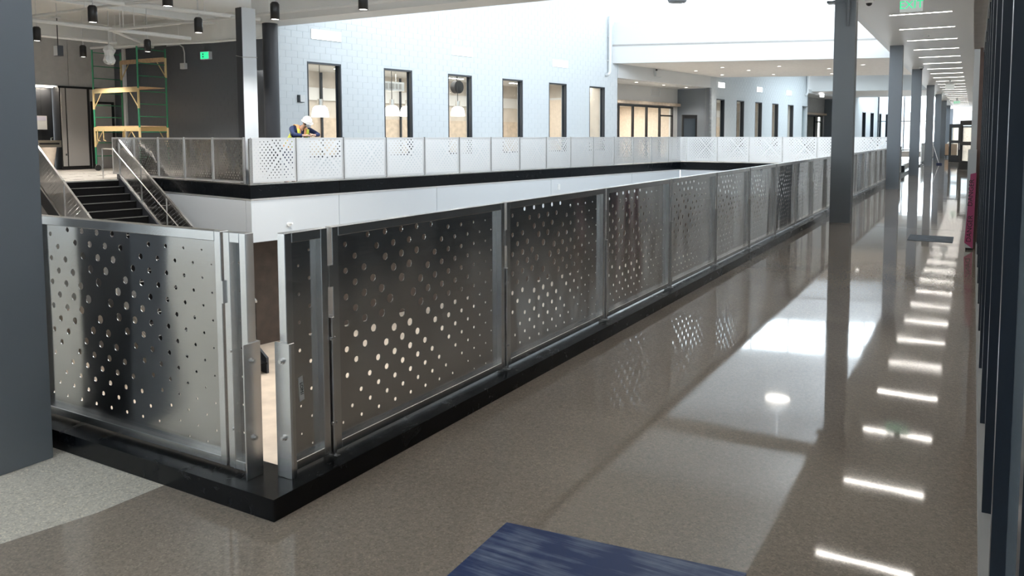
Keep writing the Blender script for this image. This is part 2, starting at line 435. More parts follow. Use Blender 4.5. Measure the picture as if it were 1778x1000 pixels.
block_wall('wall_back', 56.6, 75, W3, ntop=0, zb=1.5, zblocks=1.4, zt=8)

# windows in the block wall: dark deep frame and a clear pane
def make_window(name, a, b, z0, z1):
    r = structroot(name, **dict(loc=K, rz=-PHI))
    f = MB(); d0, d1 = WS-.24, WS-.004
    f.box(d0, d1, a, a+.05, z0, z1); f.box(d0, d1, b-.05, b, z0, z1)
    f.box(d0, d1, a+.05, b-.05, z1-.06, z1); f.box(d0, d1, a+.05, b-.05, z0, z0+.06)
    f.build('window_frame', M['frame'], r)
    MB().box(WS-.20, WS-.17, a+.05, a+.09, z0+.06, z1-.06).box(WS-.20, WS-.17, b-.09, b-.05, z0+.06, z1-.06).build('glazing_bead', M['frame'], r)
    MB().box(WS-.19, WS-.18, a+.05, b-.05, z0+.06, z1-.06).build('pane', M['pane'], r)
for k, (a, b, z0, z1) in enumerate(W1): make_window('window_%d' % (k+1), a, b, z0, z1)
for k, (a, b, z0, z1) in enumerate(W2): make_window('window_%d' % (k+7), a, b, z0, z1)
for k, (a, b, z0, z1) in enumerate(W3): make_window('window_%d' % (k+13), a, b, z0, z1)

# rooms behind those windows
def room(t0, t1, s0, h, mat):
    q = MB().box(s0-.1, s0, t0+3.7, t1+4.1, FZ, h).prism([(s0, t0+3.7), (-3.0, t0), (-3.0, t0+.08), (s0, t0+3.78)], FZ, h).box(s0, -3.0, t1+4, t1+4.1, FZ, h)
    struct('wall_room', q, mat, far=True)
    struct('ceiling', MB().prism([(-2.98, t0), (-2.98, t1+4), (s0, t1+4), (s0, t0+3.7)], h, h+.1), M['soffit'], far=True)
room(2.6, 20.6-4, -8.5, 4.15, M['roombeige']); room(30.9, 46.5-4, -8.5, 4.1, M['roombeige']); room(56.9, 75, -8.5, 4.0, M['roombeige'])
for (t0, t1) in ((6.5, 20.5), (34.8, 46.5)):   # timber shelving low, white band high on the room's rear wall
    struct('trim_20', MB().box(-8.5, -8.42, t0, t1, .3, 2.3), M['timber'], far=True)
    struct('trim_21', MB().box(-8.5, -8.40, t0, t1, 3.0, 3.5), M['soffit'], far=True)
struct('trim_22', MB().box(-8.4, -8.3, 12.2, 12.25, .3, 4.1).box(-8.4, -8.3, 16.5, 16.55, .3, 4.1).box(-8.4, -8.3, 8.1, 8.16, .3, 4.1), M['frame'], far=True)

# recesses between the block walls
def recess(n, t0, t1, depth, ztop):
    sb = -depth
    struct('wall_recess', MB().box(sb-.15, sb, t0-.3, t1+.3, 3.25, ztop+.6).box(sb-.1, sb, t1-.8, t1+.3, FZ, 3.3), M['greywall'] if n else M['soffit'], far=True)
    struct('wall_recess', MB().box(sb-.15, -2.70, t1+.02, t1+.3, FZ, ztop), M['column'], far=True)
    struct('wall_recess', MB().box(sb-.15, -3.0, t0-.3, t0-.02, FZ, ztop), M['cmu'], far=True)
    struct('ceiling', MB().box(sb-.15, -2.9, t0, t1, ztop-.02, ztop+.2), M['soffit'], far=True)
    struct('wall_fascia', MB().box(-2.9, -2.66, t0, t1, ztop, 5.04), M['white'], far=True)
    struct('trim_23', MB().box(sb, sb+.22, t0, t1+.4, 3.33, 3.5), M['timber'], far=True)
    r = structroot('door_1' if n == 0 else 'door_2', K, -PHI)
    m = 6 if n == 0 else 5
    tt = [t0+.3+(t1-.75-t0-.3)*i/m for i in range(m+1)]
    for i, t in enumerate(tt): MB().box(sb+.0, sb+.12, t-.05, t+.05, FZ, 3.26).build('mullion', M['black'], r)
    MB().box(sb, sb+.12, tt[0], tt[-1], 3.19, 3.27).build('head_rail', M['black'], r)
    MB().box(sb, sb+.12, tt[-2], tt[-1], 2.72, 2.80).build('transom', M['black'], r)
    for i in range(m): MB().box(sb+.05, sb+.06, tt[i]+.05, tt[i+1]-.05, FZ, 3.19).build('pane', M['pane'], r)
    return tt
def room2(t0, t1, s1, mat):
    struct('wall_room', MB().box(s1-4.2, s1-4.1, t0-1, t1+1, FZ, 3.4).box(s1-4.1, s1-.16, t0-1, t0-.9, FZ, 3.4).box(s1-4.1, s1-.16, t1+.9, t1+1, FZ, 3.4), mat, far=True)
    struct('ceiling', MB().box(s1-4.2, s1-.16, t0-1, t1+1, 3.4, 3.5), M['soffit'], far=True)
R1 = recess(0, 20.97, 30.70, 4.8, 4.38); room2(21.5, 29.2, -4.8, M['roomtan'])
R2 = recess(1, 46.62, 56.58, 4.8, 4.75); room2(47.5, 54.5, -4.8, M['roombeige'])

# end bulkheads and soffits over the bridges, clerestory, roof and upper walls
A = Vector((-12.80, 32.0, 0)); B = Vector((0, 35.72, 0)); AB = (B-A).normalized(); AN = Vector((-AB.y, AB.x, 0))
def bulkhead(name, a, b, d, z0, z1, mat):
    n = Vector((-(b-a).y, (b-a).x, 0)).normalized()
    return struct(name, MB().prism([tuple(a)[:2], tuple(b)[:2], tuple(b+n*d)[:2], tuple(a+n*d)[:2]], z0, z1), mat)
bulkhead('wall_end', A, B, .25, 5.04, 5.85, M['white'])
bulkhead('trim_24', A-AN*.03, B-AN*.03, .2, 5.85, 5.92, M['greywall'])
bulkhead('wall_end', A+AN*.12, B+AN*.12, .2, 5.90, 7.0, M['white'])
bulkhead('wall_end', A+AN*.12, B+AN*.12, .2, 8.5, 11.6, M['white'])
wn = structroot('window_20')
L = (B-A).length
for i in range(9):
    p = A+AB*(L*i/8)+AN*.16
    MB().prism([tuple(p+AB*.025)[:2], tuple(p+AB*.025+AN*.1)[:2], tuple(p-AB*.025+AN*.1)[:2], tuple(p-AB*.025)[:2]], 7.0, 8.5).build('mullion', M['white'], wn)
for i in range(8):
    for (z0, z1) in ((7.0, 8.5),):
        p = A+AB*(L*i/8+.03)+AN*.2; q = A+AB*(L*(i+1)/8-.03)+AN*.2
        MB().prism([tuple(p)[:2], tuple(q)[:2], tuple(q+AN*.01)[:2], tuple(p+AN*.01)[:2]], z0, z1).build('pane', M['pane'], wn)
struct('ceiling', MB().prism([tuple(A+AN*.02)[:2], tuple(B+AN*.02)[:2], (.0, 46.85), (-11.6, 43.1)], 5.041, 5.3), M['beige'])
C0 = Vector((-11.6, 43.1, 0)); D0 = Vector((0, 46.85, 0))
bulkhead('wall_end', D0, C0, .25, 5.04, 6.6, M['white'])
bulkhead('wall_end', Vector((-8.6, 58.4, 0)), Vector((0, 60.4, 0)), .3, 4.9, 6.6, M['white'])
struct('ceiling', MB().prism([(-9, 58.5), (0, 60.5), (0, 70), (-7, 70)], 4.9, 5.2), M['beige'])
# roof and the wall over the corridor edge; its unseen clerestory is added for light
struct('ceiling', MB().prism([(-17.5, 13.5), (.4, 13.5), (.4, 36.5), (-13.5, 33.5)], 11.5, 11.8), M['white'])
struct('ceiling', MB().prism([(-12.5, 43.0), (.4, 46.6), (.4, 49), (-11.5, 49)], 6.62, 6.85).box(-11.5, .4, 56.5, 61.5, 6.62, 6.85).box(-10, .4, 73.5, 76.5, 6.62, 6.85).box(-11.5, -7.5, 49, 74, 6.62, 6.85).box(-.8, .4, 49, 74, 6.62, 6.85), M['white'])
sk = structroot('window_22')  # skylights added in the second roof to brighten the space below
for (ya, yb) in ((49, 56.5), (61.5, 73.5)):
    n_ = int((yb-ya)/1.5)
    for i in range(n_):
        MB().box(-7.5, -.8, ya+(yb-ya)*i/n_+.03, ya+(yb-ya)*(i+1)/n_-.03, 6.70, 6.71).build('pane', M['pane'], sk)
        MB().box(-7.5, -.8, ya+(yb-ya)*i/n_-.03, ya+(yb-ya)*i/n_+.03, 6.64, 6.78).build('mullion', M['white'], sk)
cw = MB().box(0, .14, 13.6, 36.5, 4.25, 7.0).box(0, .14, 13.6, 36.5, 11.0, 11.5).box(0, .14, 36.5, 76, 4.25, 6.9)
for y in (13.6, 18.6, 23.6, 28.6, 33.6, 36.3): cw.box(0, .14, y, y+.2, 7, 11)
struct('wall_corridor', cw, M['white'])
bw = MB().box(-16.2, 0, 14.25, 14.4, 6.0, 7.0).box(-16.2, 0, 14.25, 14.4, 11, 11.5)  # near-side openings out of view, added to bring in daylight
for x in (-16.2, -12, -8, -4, -.2): bw.box(x, x+.2, 14.25, 14.4, 7, 11)
struct('wall_atrium', bw, M['white'])
# second atrium: glazed far end
gw = structroot('window_21')
for i in range(8): MB().box(-7.6+i*1.08, -7.52+i*1.08, 75.9, 76.05, 0, 6.2).build('mullion', M['frame'], gw)
for i in range(7): MB().box(-7.52+i*1.08, -6.52+i*1.08, 75.96, 75.97, .1, 6.2).build('pane', M['pane'], gw)
MB().box(-7.6, 0, 75.9, 76.05, 2.9, 2.96).build('transom', M['frame'], gw)
struct('wall_end', MB().box(-9, .1, 75.9, 76.1, 6.2, 6.85), M['white'])
struct('floor', MB().box(-9, -.0, 70, 80, -.2, FZ), M['farfloor'])

# left-hand lounge ceiling, edge beam, upper white walls
struct('ceiling', MB().prism([(-30, -10), (.0, -10), (0, 14.3), (-16.1, 14.3), (-16.1, 17.3), (-30, 17.3)], 6.0, 6.2), M['ceil'])
struct('trim_30', MB().box(-15.9, 0.02, 13.55, 14.4, 4.83, 5.99), M['ceil'])
struct('trim_31', MB().box(-28.2, -17.5, 17.0, 17.15, 5.06, 6.0), M['ceil'])
struct('trim_32', MB().box(-28.3, -28.0, -10, 17.2, 5.30, 6.0), M['ceil'])
struct('trim_33', MB().box(-16.1, -15.7, -10, 17.0, 5.62, 6.0).box(-22.2, -21.8, -10, 17.0, 5.62, 6.0), M['ceil'])
# dark block wall and the grey panelled wall at the far left
def dark_wall():
    root = struct('wall_dark', MB().box(-29, -19.4, 17.190, 17.5, FZ, 6.0), M['dcmu'])
    rest = MB(); z = FZ; row = 0
    while z < 5.05:
        x = -27.5-(.2 if row % 2 else 0)
        while x < -19.5:
            a, b, zt = max(x, -27.5), min(x+.39, -19.5), min(z+.19, 5.07)
            if b-a > .05: rest.box(a, b, 17.186, 17.22, z, zt)
            x += .4
        z += .2; row += 1
    o = rest.build('blocks', M['dcmu'], root); o['kind'] = 'stuff'
dark_wall()
struct('trim_34', MB().box(-27.62, -27.48, 17.10, 17.19, FZ, 5.1), M['white'])
XL = -28.28
gwall = struct('wall_left', MB().box(XL-.3, XL-.02, -10, 17.3, 3.5, 5.3), M['greywall'])
for i in range(14): MB().box(XL-.02, XL, -10+i*1.95+.01, -8.05+i*1.95-.01, 3.5, 5.3).build('panel', M['greywall'], gwall)
struct('wall_left', MB().box(XL-.3, XL-.02, 16.14, 17.3, FZ, 3.5).box(XL-.3, XL-.02, -10, 11.5, FZ, 3.5), M['greywall'])
struct('wall_left', MB().box(XL-.5, XL-.4, 11.4, 14.92, FZ, 3.6).box(XL-.5, XL, 11.4, 11.5, FZ, 3.5), M['tile'])

# corridor ceiling, right wall, storefront, end wall
struct('ceiling', MB().box(.141, 2.9, -10, 92, 4.25, 4.5), M['soffit'])
struct('ceiling', MB().box(.0, .141, -10, 13.6, 4.25, 4.5).box(0, .141, 76, 92, 4.25, 4.5), M['soffit'])
struct('wall_bulkhead', MB().box(2.42, 2.9, -10, 10.35, 2.80, 4.25), M['beige'])
struct('wall_right', MB().box(2.425, 2.9, 11.2, 92, 0, 4.25), M['white'])
struct('wall_right', MB().box(2.60, 2.9, 10.35, 11.2, 0, 4.25), M['white'])
struct('trim_40', MB().box(2.50, 2.60, 10.2, 10.35, 0, 2.80), M['jamb'])
struct('trim_41', MB().box(2.535, 2.8, -10, 10.2, 0, .10), M['greywall'])
sf = structroot('window_30')
ys = [.18+1.09*i for i in range(-9, 10)]
for i, y in enumerate(ys):
    MB().box(2.546, 2.66, y, y+.07, .10, 2.74).build('mullion', M['fin'], sf)
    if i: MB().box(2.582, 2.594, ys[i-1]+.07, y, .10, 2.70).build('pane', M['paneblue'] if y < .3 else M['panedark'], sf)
MB().box(2.54, 2.66, -9.6, 10.2, 2.74, 2.80).build('head_rail', M['white'], sf)
struct('wall_right', MB().box(2.70, 2.9, -10, 10.35, 0, 2.8), M['darkcol'])
ew = MB().box(0, 3.2, 92, 92.2, 2.6, 4.3).box(0, 3.2, 92.1, 92.3, 0, 2.6)
struct('wall_end', ew, M['white'])
struct('door_3', MB().box(.3, .4, 91.9, 92.05, 0, 2.6).box(1.3, 1.4, 91.9, 92.05, 0, 2.6).box(2.3, 2.42, 91.9, 92.05, 0, 2.6).box(.3, 2.4, 91.9, 92.05, 2.5, 2.62), M['black'])
struct('door_4', MB().box(.4, 1.3, 92.0, 92.04, 0, 2.5).box(1.4, 2.3, 92.0, 92.04, 0, 2.5), M['timber'])
# behind the photographer: wall whose unseen openings are invented for daylight and reflections
struct('wall_back', MB().box(-9.6, 3.2, -10.2, -10, 3.8, 6).box(-9.6, 3.2, -10.2, -10, 0, .4).box(-.6, 3.2, -10.2, -10, .4, 3.8).box(-6.4, -4.6, -10.2, -10, .4, 3.8), M['greywall'])
struct('wall_left', MB().box(-9.7, -9.5, -10, -8.2, 0, 6).box(-9.7, -9.5, -8.2, -5.75, 0, .3).box(-9.7, -9.5, -8.2, -5.75, 3.4, 6).box(-9.7, -9.5, -5.75, -4.75, 0, 6).box(-9.7, -9.5, -4.75, -3.3, 0, .3).box(-9.7, -9.5, -4.75, -3.3, 3.4, 6).box(-9.7, -9.5, -3.3, .25, 0, 6), M['greywall'])  # openings placed to put bright bands into the short railing's reflection
pw = structroot('window_40')
for (a, b) in ((-9.5, -6.4), (-4.6, -.6)):
    MB().box(a, b, -10.12, -10.11, .4, 3.8).build('pane', M['pane'], pw)
    MB().box((a+b)/2-.04, (a+b)/2+.04, -10.16, -10.06, .4, 3.8).build('mullion', M['frame'], pw)
MB().box(-9.62, -9.61, -8.2, -5.75, .3, 3.4).build('pane', M['pane'], pw); MB().box(-9.62, -9.61, -4.75, -3.3, .3, 3.4).build('pane', M['pane'], pw)
struct('wall_left', MB().box(-30, -9.7, -10.2, -10, FZ, 6), M['greywall'])

# ------------------------------------------------------------------ perforated railing panels
PW, PH = 1.494, 1.055       # frame width and height; frames stand on the curb
def hole_list(w, z0, z1, cx, cz, rmax=.0255, rmin=.0052, x0=.05):
    d = .0635; H = []
    def put(x, z):
        dd = sqrt(((x-cx)/1.0)**2+((z-cz)/.78)**2)
        r = max(rmin, rmax-.0225*dd)
        if x-r > x0+.008 and x+r < w-.05 and z-r > z0+.01 and z+r < z1-.004: H.append((x, z, r))
    for i in range(0, 26):
        for k in range(i+1):
            v = -i*d+2*d*k; q = .094+d*i
            put(cx-q, cz+v); put(cx+q, cz+v)
            put(cx+v, cz+q); put(cx+v, cz-q)
    return H
def sheet_mesh(name, x0, x1, z0, z1, holes, n, th=.003, y=.034):
    P = [(x0, z0), (x1, z0), (x1, z1), (x0, z1)]; E = [(0, 1), (1, 2), (2, 3), (3, 0)]
    for (x, z, r) in holes:
        o = len(P); P += [(x+r*cos(2*pi*i/n), z+r*sin(2*pi*i/n)) for i in range(n)]
        E += [(o+i, o+(i+1) % n) for i in range(n)]
    v, e, f, ov, oe, of = delaunay_2d_cdt([Vector(p) for p in P], E, [], 0, 1e-6)
    cell = {}
    for h in holes: cell.setdefault((int(h[0]/.08), int(h[1]/.08)), []).append(h)
    keep = []
    for t in f:
        c = (v[t[0]]+v[t[1]]+v[t[2]])/3; i, j = int(c.x/.08), int(c.y/.08); inside = False
        for a in (-1, 0, 1):
            for b in (-1, 0, 1):
                for (x, z, r) in cell.get((i+a, j+b), ()):
                    if hypot(c.x-x, c.y-z) < r*.93: inside = True
        if not inside: keep.append(list(t))
    N = len(v)
    V = [(p.x, y, p.y) for p in v]+[(p.x, y+th, p.y) for p in v]
    # orient the front towards -y
    T = []
    for t in keep:
        a, b, c = (v[i] for i in t)
        if (b-a).cross(c-a) < 0: t = t[::-1]
        T.append(t); T.append([i+N for i in t[::-1]])
    o = 4
    for h in holes:
        for i in range(n):
            a, b = o+i, o+(i+1) % n; T.append([a, b, b+N, a+N])
        o += n
    me = bpy.data.meshes.new(name); me.from_pydata(V, [], T); me.materials.append(M['sheet'])
    uv = me.uv_layers.new(name='UVMap')
    co = [0.]*(len(V)*3); me.vertices.foreach_get('co', co)
    li = [0]*len(me.loops); me.loops.foreach_get('vertex_index', li)
    d = []
    for i in li: d += [co[3*i], co[3*i+2]]
    uv.data.foreach_set('uv', d); me.update(); return me
FR = .040
def frame_parts(root, w, h, zb=.02, mat='steel', bv=.0025):
    for x in (0, w-FR): MB().box(x, x+FR, 0, .045, zb, h).build('frame_jamb', M[mat], root, bevel=bv)
    MB().box(FR, w-FR, 0, .045, h-.045, h).build('top_rail', M[mat], root, bevel=bv)
    MB().box(FR, w-FR, 0, .045, zb, zb+FR).build('bottom_rail', M[mat], root, bevel=bv)
def post_parts(root, x):
    MB().box(x-.008, x+.008, -.012, .062, 0, .66).build('post', M['steel'], root, bevel=.002)
    MB().box(x-.012, x+.012, -.006, .03, .80, .90).build('clip', M['steel'], root)
    MB().box(x-.013, x+.013, -.03, .08, 0, .008).build('base_plate', M['steel'], root)
    for z in (.16, .56): MB().cyl((x-.013, -.004, z), (x+.013, -.004, z), .009, n=8).build('bolt', M['steel'], root)
def panel(label, loc, rz, holes=True, n=10):
    r = thing('railing_panel', label, 'railing panel', loc, rz)
    frame_parts(r, PW, PH+.02)
    H = hole_list(PW, .065, PH-.02, .53, .66)
    link('perforated_sheet', sheet_mesh('perforated_sheet', .03, PW-.03, .05, PH-.01, H, n), r)
    post_parts(r, -.015)
    return r
CURB = .095; Y0 = .447+.015; PITCH = 1.524
near_group = 'perforated panels of the long corridor railing'
def near_label(k):
    if k < 20: return '%s full-width perforated steel panel of the corridor railing counted from the near corner' % ORD[k]
    return '%s perforated steel panel of the far corridor railing beyond the bridge' % ORD[k-20]
proto = panel(near_label(0), (-.10, Y0, CURB), pi/2, n=20)
proto['group'] = near_group
for k in range(1, 21): dup(proto, (-.10, Y0+PITCH*k, CURB), pi/2, near_label(k) if k < 20 else 'last perforated steel panel of the corridor railing where the bridge begins', near_group) if k < 21 else None
# low-poly copy for distant rails
far_proto = thing('railing_panel', 'x', 'railing panel')
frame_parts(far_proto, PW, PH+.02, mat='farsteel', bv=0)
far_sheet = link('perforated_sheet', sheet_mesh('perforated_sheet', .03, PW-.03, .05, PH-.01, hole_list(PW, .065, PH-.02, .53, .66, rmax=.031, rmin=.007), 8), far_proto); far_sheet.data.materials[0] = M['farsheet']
MB().box(-.021, -.009, .0, .06, 0, PH+.03).build('post', M['steel'], far_proto)
used = [False]
def far_panel(label, loc, rz, group, scale=None):
    if not used[0]:
        used[0] = True; far_proto.location = loc; far_proto.rotation_euler = (0, 0, rz); far_proto['label'] = label; far_proto['group'] = group
        if scale: far_proto.scale = scale
        return far_proto
    return dup(far_proto, loc, rz, label, group, scale)
for k in range(12):
    far_panel('%s perforated steel panel of the far corridor railing beyond the bridge' % ORD[k], (-.10, 46.2+PITCH*k, CURB), pi/2, 'panels of the railing beyond the bridge')
# far railing (t axis), origin of each panel at its far end because it faces away from the void
FB = .375; fs = (1, 1, 1.085)
fg = 'perforated panels of the far atrium railing'
for k in range(14):
    wdt = 1.0
    p = F(-.02, 1.32+PITCH*(k+1)-.015, FB)
    if k < 13: far_panel('%s full perforated steel panel of the far atrium railing counted from its left corner' % ORD[k], p, -(pi/2+PHI), fg, fs)
far_panel('partial perforated panel at the left corner of the far atrium railing beside the column', F(-.02, 1.32-.015, FB), -(pi/2+PHI), fg, (.86, 1, 1.085))
far_panel('last shorter perforated panel of the far atrium railing at its right corner', F(-.02, 22.31, FB), -(pi/2+PHI), fg, (.74, 1, 1.085))
# railing along the stair opening (t = 0, running left from the corner)
sg = 'perforated panels of the railing along the stair opening'
for k in range(5):
    far_panel('%s perforated panel of the dark railing beside the stair opening counted from the corner column' % ORD[k],
          F(-.27-PITCH*k-.0, .02, FB), pi-PHI, sg, fs)
    for c_ in list(bpy.data.objects):
        if c_.parent and c_.parent.get('group') == sg and c_.name.startswith('perforated_sheet') and c_.data == far_sheet.data:
            if 'darkme' not in globals(): darkme = far_sheet.data.copy(); darkme.materials[0] = M['sheet']  # unpaled near steel here, where the panels reflect dark surroundings
            c_.data = darkme
# railing across the bridge edge (y = 33.33)
eg = 'perforated panels of the bridge railing'
for k in range(7):
    x1 = -9.49+1.485*(k+1)
    if x1 < 0: far_panel('%s perforated panel of the railing across the bridge counted from the atrium corner' % ORD[k], (x1-.015, 33.33, FB), pi, eg, (.974, 1, 1.085))
far_panel('narrow perforated panel of the bridge railing in the atrium corner', (-9.50, 33.33, FB), pi, eg, (.2, 1, 1.085))
# corner posts on the far corner
t = thing('corner_post', 'bright steel corner post of the far railing in front of the column', 'post', F(0, 0, FB-.03), -PHI)
MB().box(-.02, .035, -.035, -.02, 0, 1.17).build('post_plate', M['steel'], t)
MB().box(.02, .035, -.02, .05, 0, 1.17).build('post_plate', M['steel'], t)
t = thing('base_rail', 'bright steel base strip under the far atrium railing', 'base rail', F(0, 0, .345), -PHI)
MB().box(-.08, .03, 0, 22.33, 0, .03).build('strip', M['steel'], t)
MB().box(-6.7, -.08, -.03, .08, 0, .03).build('strip', M['steel'], t)
# near short railing and the two narrow corner panels
sp = dup(proto, (-.405-PW, .10, CURB), 0, 'wide perforated steel panel left of the railing corner beside the grey column', 'perforated panels of the short near railing')
dup(proto, (-.405-PW-PITCH, .10, CURB), 0, 'perforated steel panel mostly hidden behind the near grey column', 'perforated panels of the short near railing')
dup(proto, (-.405-PW-2*PITCH, .10, CURB), 0, 'perforated steel panel of the short railing further left behind the grey column', 'perforated panels of the short near railing')
def narrow(label, loc, rz, w, cx, cz, post_at):
    r = thing('railing_panel', label, 'railing panel', loc, rz)
    frame_parts(r, w, PH+.02)
    link('perforated_sheet', sheet_mesh('perforated_sheet', .03, w-.03, .05, PH-.01, hole_list(w, .065, PH-.02, cx, cz, rmax=.0235, x0=.02), 20), r)
    for z in (.2, .55): MB().cyl((FR-.012, .0, z), (FR-.012, -.006, z), .008, n=8).build('bolt', M['steel'], r)
    return r
nl = narrow('narrow perforated panel left of the open railing corner', (-.388, .10, CURB), 0, .142, .85, .62, 0)
nr = narrow('narrow perforated panel right of the open railing corner bearing a paper tag', (-.10, .182, CURB), pi/2, .250, .77, .60, 0)
def end_plate(label, loc, rz):      # flat bolted plate facing local -y, with a narrow return flange
    r = thing('corner_post', label, 'post', loc, rz)
    MB().box(-.045, .045, 0, .008, 0, .60).build('plate', M['steel'], r, bevel=.002)
    MB().box(.037, .045, .008, .03, 0, .60).build('return_flange', M['steel'], r, bevel=.002)
    for z in (.18, .52):
        MB().cyl((0, 0, z), (0, -.007, z), .014, n=14).cyl((0, -.007, z), (0, -.015, z), .009, n=6).build('bolt', M['steel'], r)
end_plate('bolted steel plate standing at the left of the railing corner gap', (-.236, .112, CURB), pi/2)
end_plate('bolted steel plate standing at the right of the railing corner gap', (-.120, .170, CURB), 0)
# small clip plate bridging the gap left of the corner
MBc = MB().box(-.398, -.383, .088, .14, .86+CURB-.1, .96+CURB-.1)
tag(MBc.build('clip_plate', M['steel']), 'small steel clip in the gap left of the narrow corner panel', 'clip')
# paper tag
def text(body, size, mat, ex=.0006, align='CENTER'):
    cu = bpy.data.curves.new('t', 'FONT'); cu.body = body; cu.size = size; cu.extrude = ex; cu.align_x = align; cu.align_y = 'CENTER'
    o = bpy.data.objects.new('t', cu); COL.objects.link(o)
    bpy.context.view_layer.update()
    dg = bpy.context.evaluated_depsgraph_get(); me = bpy.data.meshes.new_from_object(o.evaluated_get(dg))
    bpy.data.objects.remove(o); me.materials.clear(); me.materials.append(mat); return me
pt = thing('paper_tag', 'small white paper tag with handwriting stuck on the narrow corner panel', 'tag', (-.1325, .285, .455), pi/2)
MB().slab([(-.014, 0, .055), (.012, 0, .06), (.02, 0, -.05), (-.008, 0, -.055)], (0, .001, 0)).build('paper', M['paper'], pt)
o = link('lettering', text('LOM1', .023, M['black']), pt); o.location = (.003, -.0012, .002); o.rotation_euler = (pi/2, radians(85), 0)

# ------------------------------------------------------------------ columns
cols = [(12.76, .0), (23.04, .0), (32.3, 0), (43.4, 0), (53.7, 0), (64.0, 0), (74.3, 0), (84.6, 0)]
for k, (y, _) in enumerate(cols):
    r = thing('column', '%s dark grey steel column along the corridor railing counted from the camera' % ORD[k], 'column', (.18, y, 0), 0, 'corridor columns')
    MB().box(0, .36, 0, .012, 0, 4.25).build('flange', M['column'], r)
    MB().box(0.0, .348, .012, .28, 0, 4.25).build('box_section', M['column'], r)
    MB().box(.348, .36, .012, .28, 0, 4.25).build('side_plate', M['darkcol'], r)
    if k == 0:
        MB().cyl((.235, -.02, 3.55), (.235, -.035, 4.25), .022, .05, n=10).build('gusset', M['column'], r)
        MB().box(-.14, .36, -.02, .2, 3.98, 4.02).build('bracket', M['column'], r)
r = thing('column', 'large near grey column at the left edge of the view', 'column', (-1.92, -.37, 0))
MB().box(0, .45, 0, .30, 0, 5.99).build('box_section', M['column'], r)
MB().box(.02, .43, .30, .312, 0, 5.99).build('side_plate', M['column'], r)
# column group by the far corner
r = thing('column', 'dark column with a pale lit side behind the far railing corner', 'column', F(-.66, .10, FZ), -PHI)
MB().box(0, .26, 0, .02, 0, 4.55).build('flange', M['darkcol'], r)
MB().box(.245, .26, .02, .40, 0, 4.55).build('side_plate', M['fascia'], r)  # face coloured pale in place of the skylight falling on it
MB().box(0, .245, .02, .40, 0, 4.55).build('box_section', M['darkcol'], r)
MB().tube([(-.01, -.01, 3.35), (.27, -.01, 3.30), (.27, .41, 3.32)], .008, 6).build('tie_wire', M['steel'], r)
o = MB().cyl(F(-2.45, 2.2, FZ), F(-2.45, 2.2, 4.83), .215, n=24).build('column', M['darkcol']); tag(o, 'round charcoal column at the left end of the pale block wall', 'column')

# ------------------------------------------------------------------ stairs going down on the left
st = thing('staircase', 'dark staircase going down between perforated guards at the left', 'staircase', F(0, 0, 0), -PHI)
RISE, RUN, S0, NST = .2, .37, -6.68, 21
for i in range(NST):
    z = FZ-RISE*(i+1); s0 = S0+RUN*i
    MB().box(s0, s0+RUN+.02, -2.5, -.36, z-.04, z).build('tread', M['tread'], st)
    MB().box(s0-.006, s0+.012, -2.5, -.36, z, z+RISE-.04).build('riser', M['tread'], st)
    MB().box(s0-.02, s0+.012, -2.48, -.38, z+RISE-.03, z+RISE+.002).build('nosing', M['greywall'], st)
def sloped(parent, name, mat, s0, s1, za, zb, t0, t1, h, z0=None):
    g = -RISE/RUN
    f = lambda x: FZ+g*(x-S0)
    MB().slab([(s0, t0, f(s0)+za), (s1, t0, f(s1)+za), (s1, t0, f(s1)+zb), (s0, t0, f(s0)+zb)], (0, t1-t0, 0)).build(name, mat, parent)
for (ta, tb) in ((-2.56, -2.5), (-.36, -.30)):
    sloped(st, 'stringer', M['darkcol'], S0-.1, S0+RUN*NST, -.42, .10, ta, tb, 0)
def guard(label, t0, joints):
    r = st
    g = -RISE/RUN; f = lambda x: FZ+g*(x-S0)
    for a, b in zip(joints[:-1], joints[1:]):
        L = b-a-.04
        H = hole_list(L, .1, 1.1, .55*L, .62, rmax=.022)
        me = sheet_mesh('perforated_sheet', .02, L, .02, 1.08, H, 7, y=0)
        for v in me.vertices: v.co.z += g*v.co.x
        o = link('perforated_sheet', me, r); o.location = (a+.02, t0, f(a+.02)+.06)
        MB().box(a-.02, a+.02, t0-.02, t0+.03, f(a)+.0, f(a)+1.20).build('post', M['steel'], r)
    a, b = joints[0], joints[-1]
    for (z0, z1, nmn) in ((1.13, 1.18, 'top_rail'), (.06, .12, 'bottom_rail')):
        MB().slab([(a, t0-.02, f(a)+z0), (b, t0-.02, f(b)+z0), (b, t0-.02, f(b)+z1), (a, t0-.02, f(a)+z1)], (0, .05, 0)).build(nmn, M['steel'], r)
    return r, f
g, f = guard('sloping perforated guard on the far side of the stairs with a handrail', -.30, [-6.72, -5.35, -3.85, -2.4, -.9, .6])
MB().tube([(-7.5, -.46, FZ+.0), (-7.5, -.46, FZ+.92), (-6.75, -.46, FZ+.92), (.6, -.46, f(.6)+.92)], .021, 8).build('handrail', M['steel'], g)
for sx in (-5.4, -3.9, -2.4): MB().tube([(sx, -.46, f(sx)+.91), (sx, -.40, f(sx)+.86), (sx, -.31, f(sx)+.86)], .009, 6).build('bracket', M['steel'], g)
guard('sloping perforated guard on the near side of the stairs at the left', -2.56, [-8.1, -6.6, -4.72, -3.3, -1.8, -.3])[0]
r = thing('landing_panel', 'steel end panel at the head of the far stair guard', 'panel', F(-6.92, -.24, FZ), -PHI)
MB().box(-.03, .0, 0, .24, .05, 1.25).build('sheet', M['steel'], r)

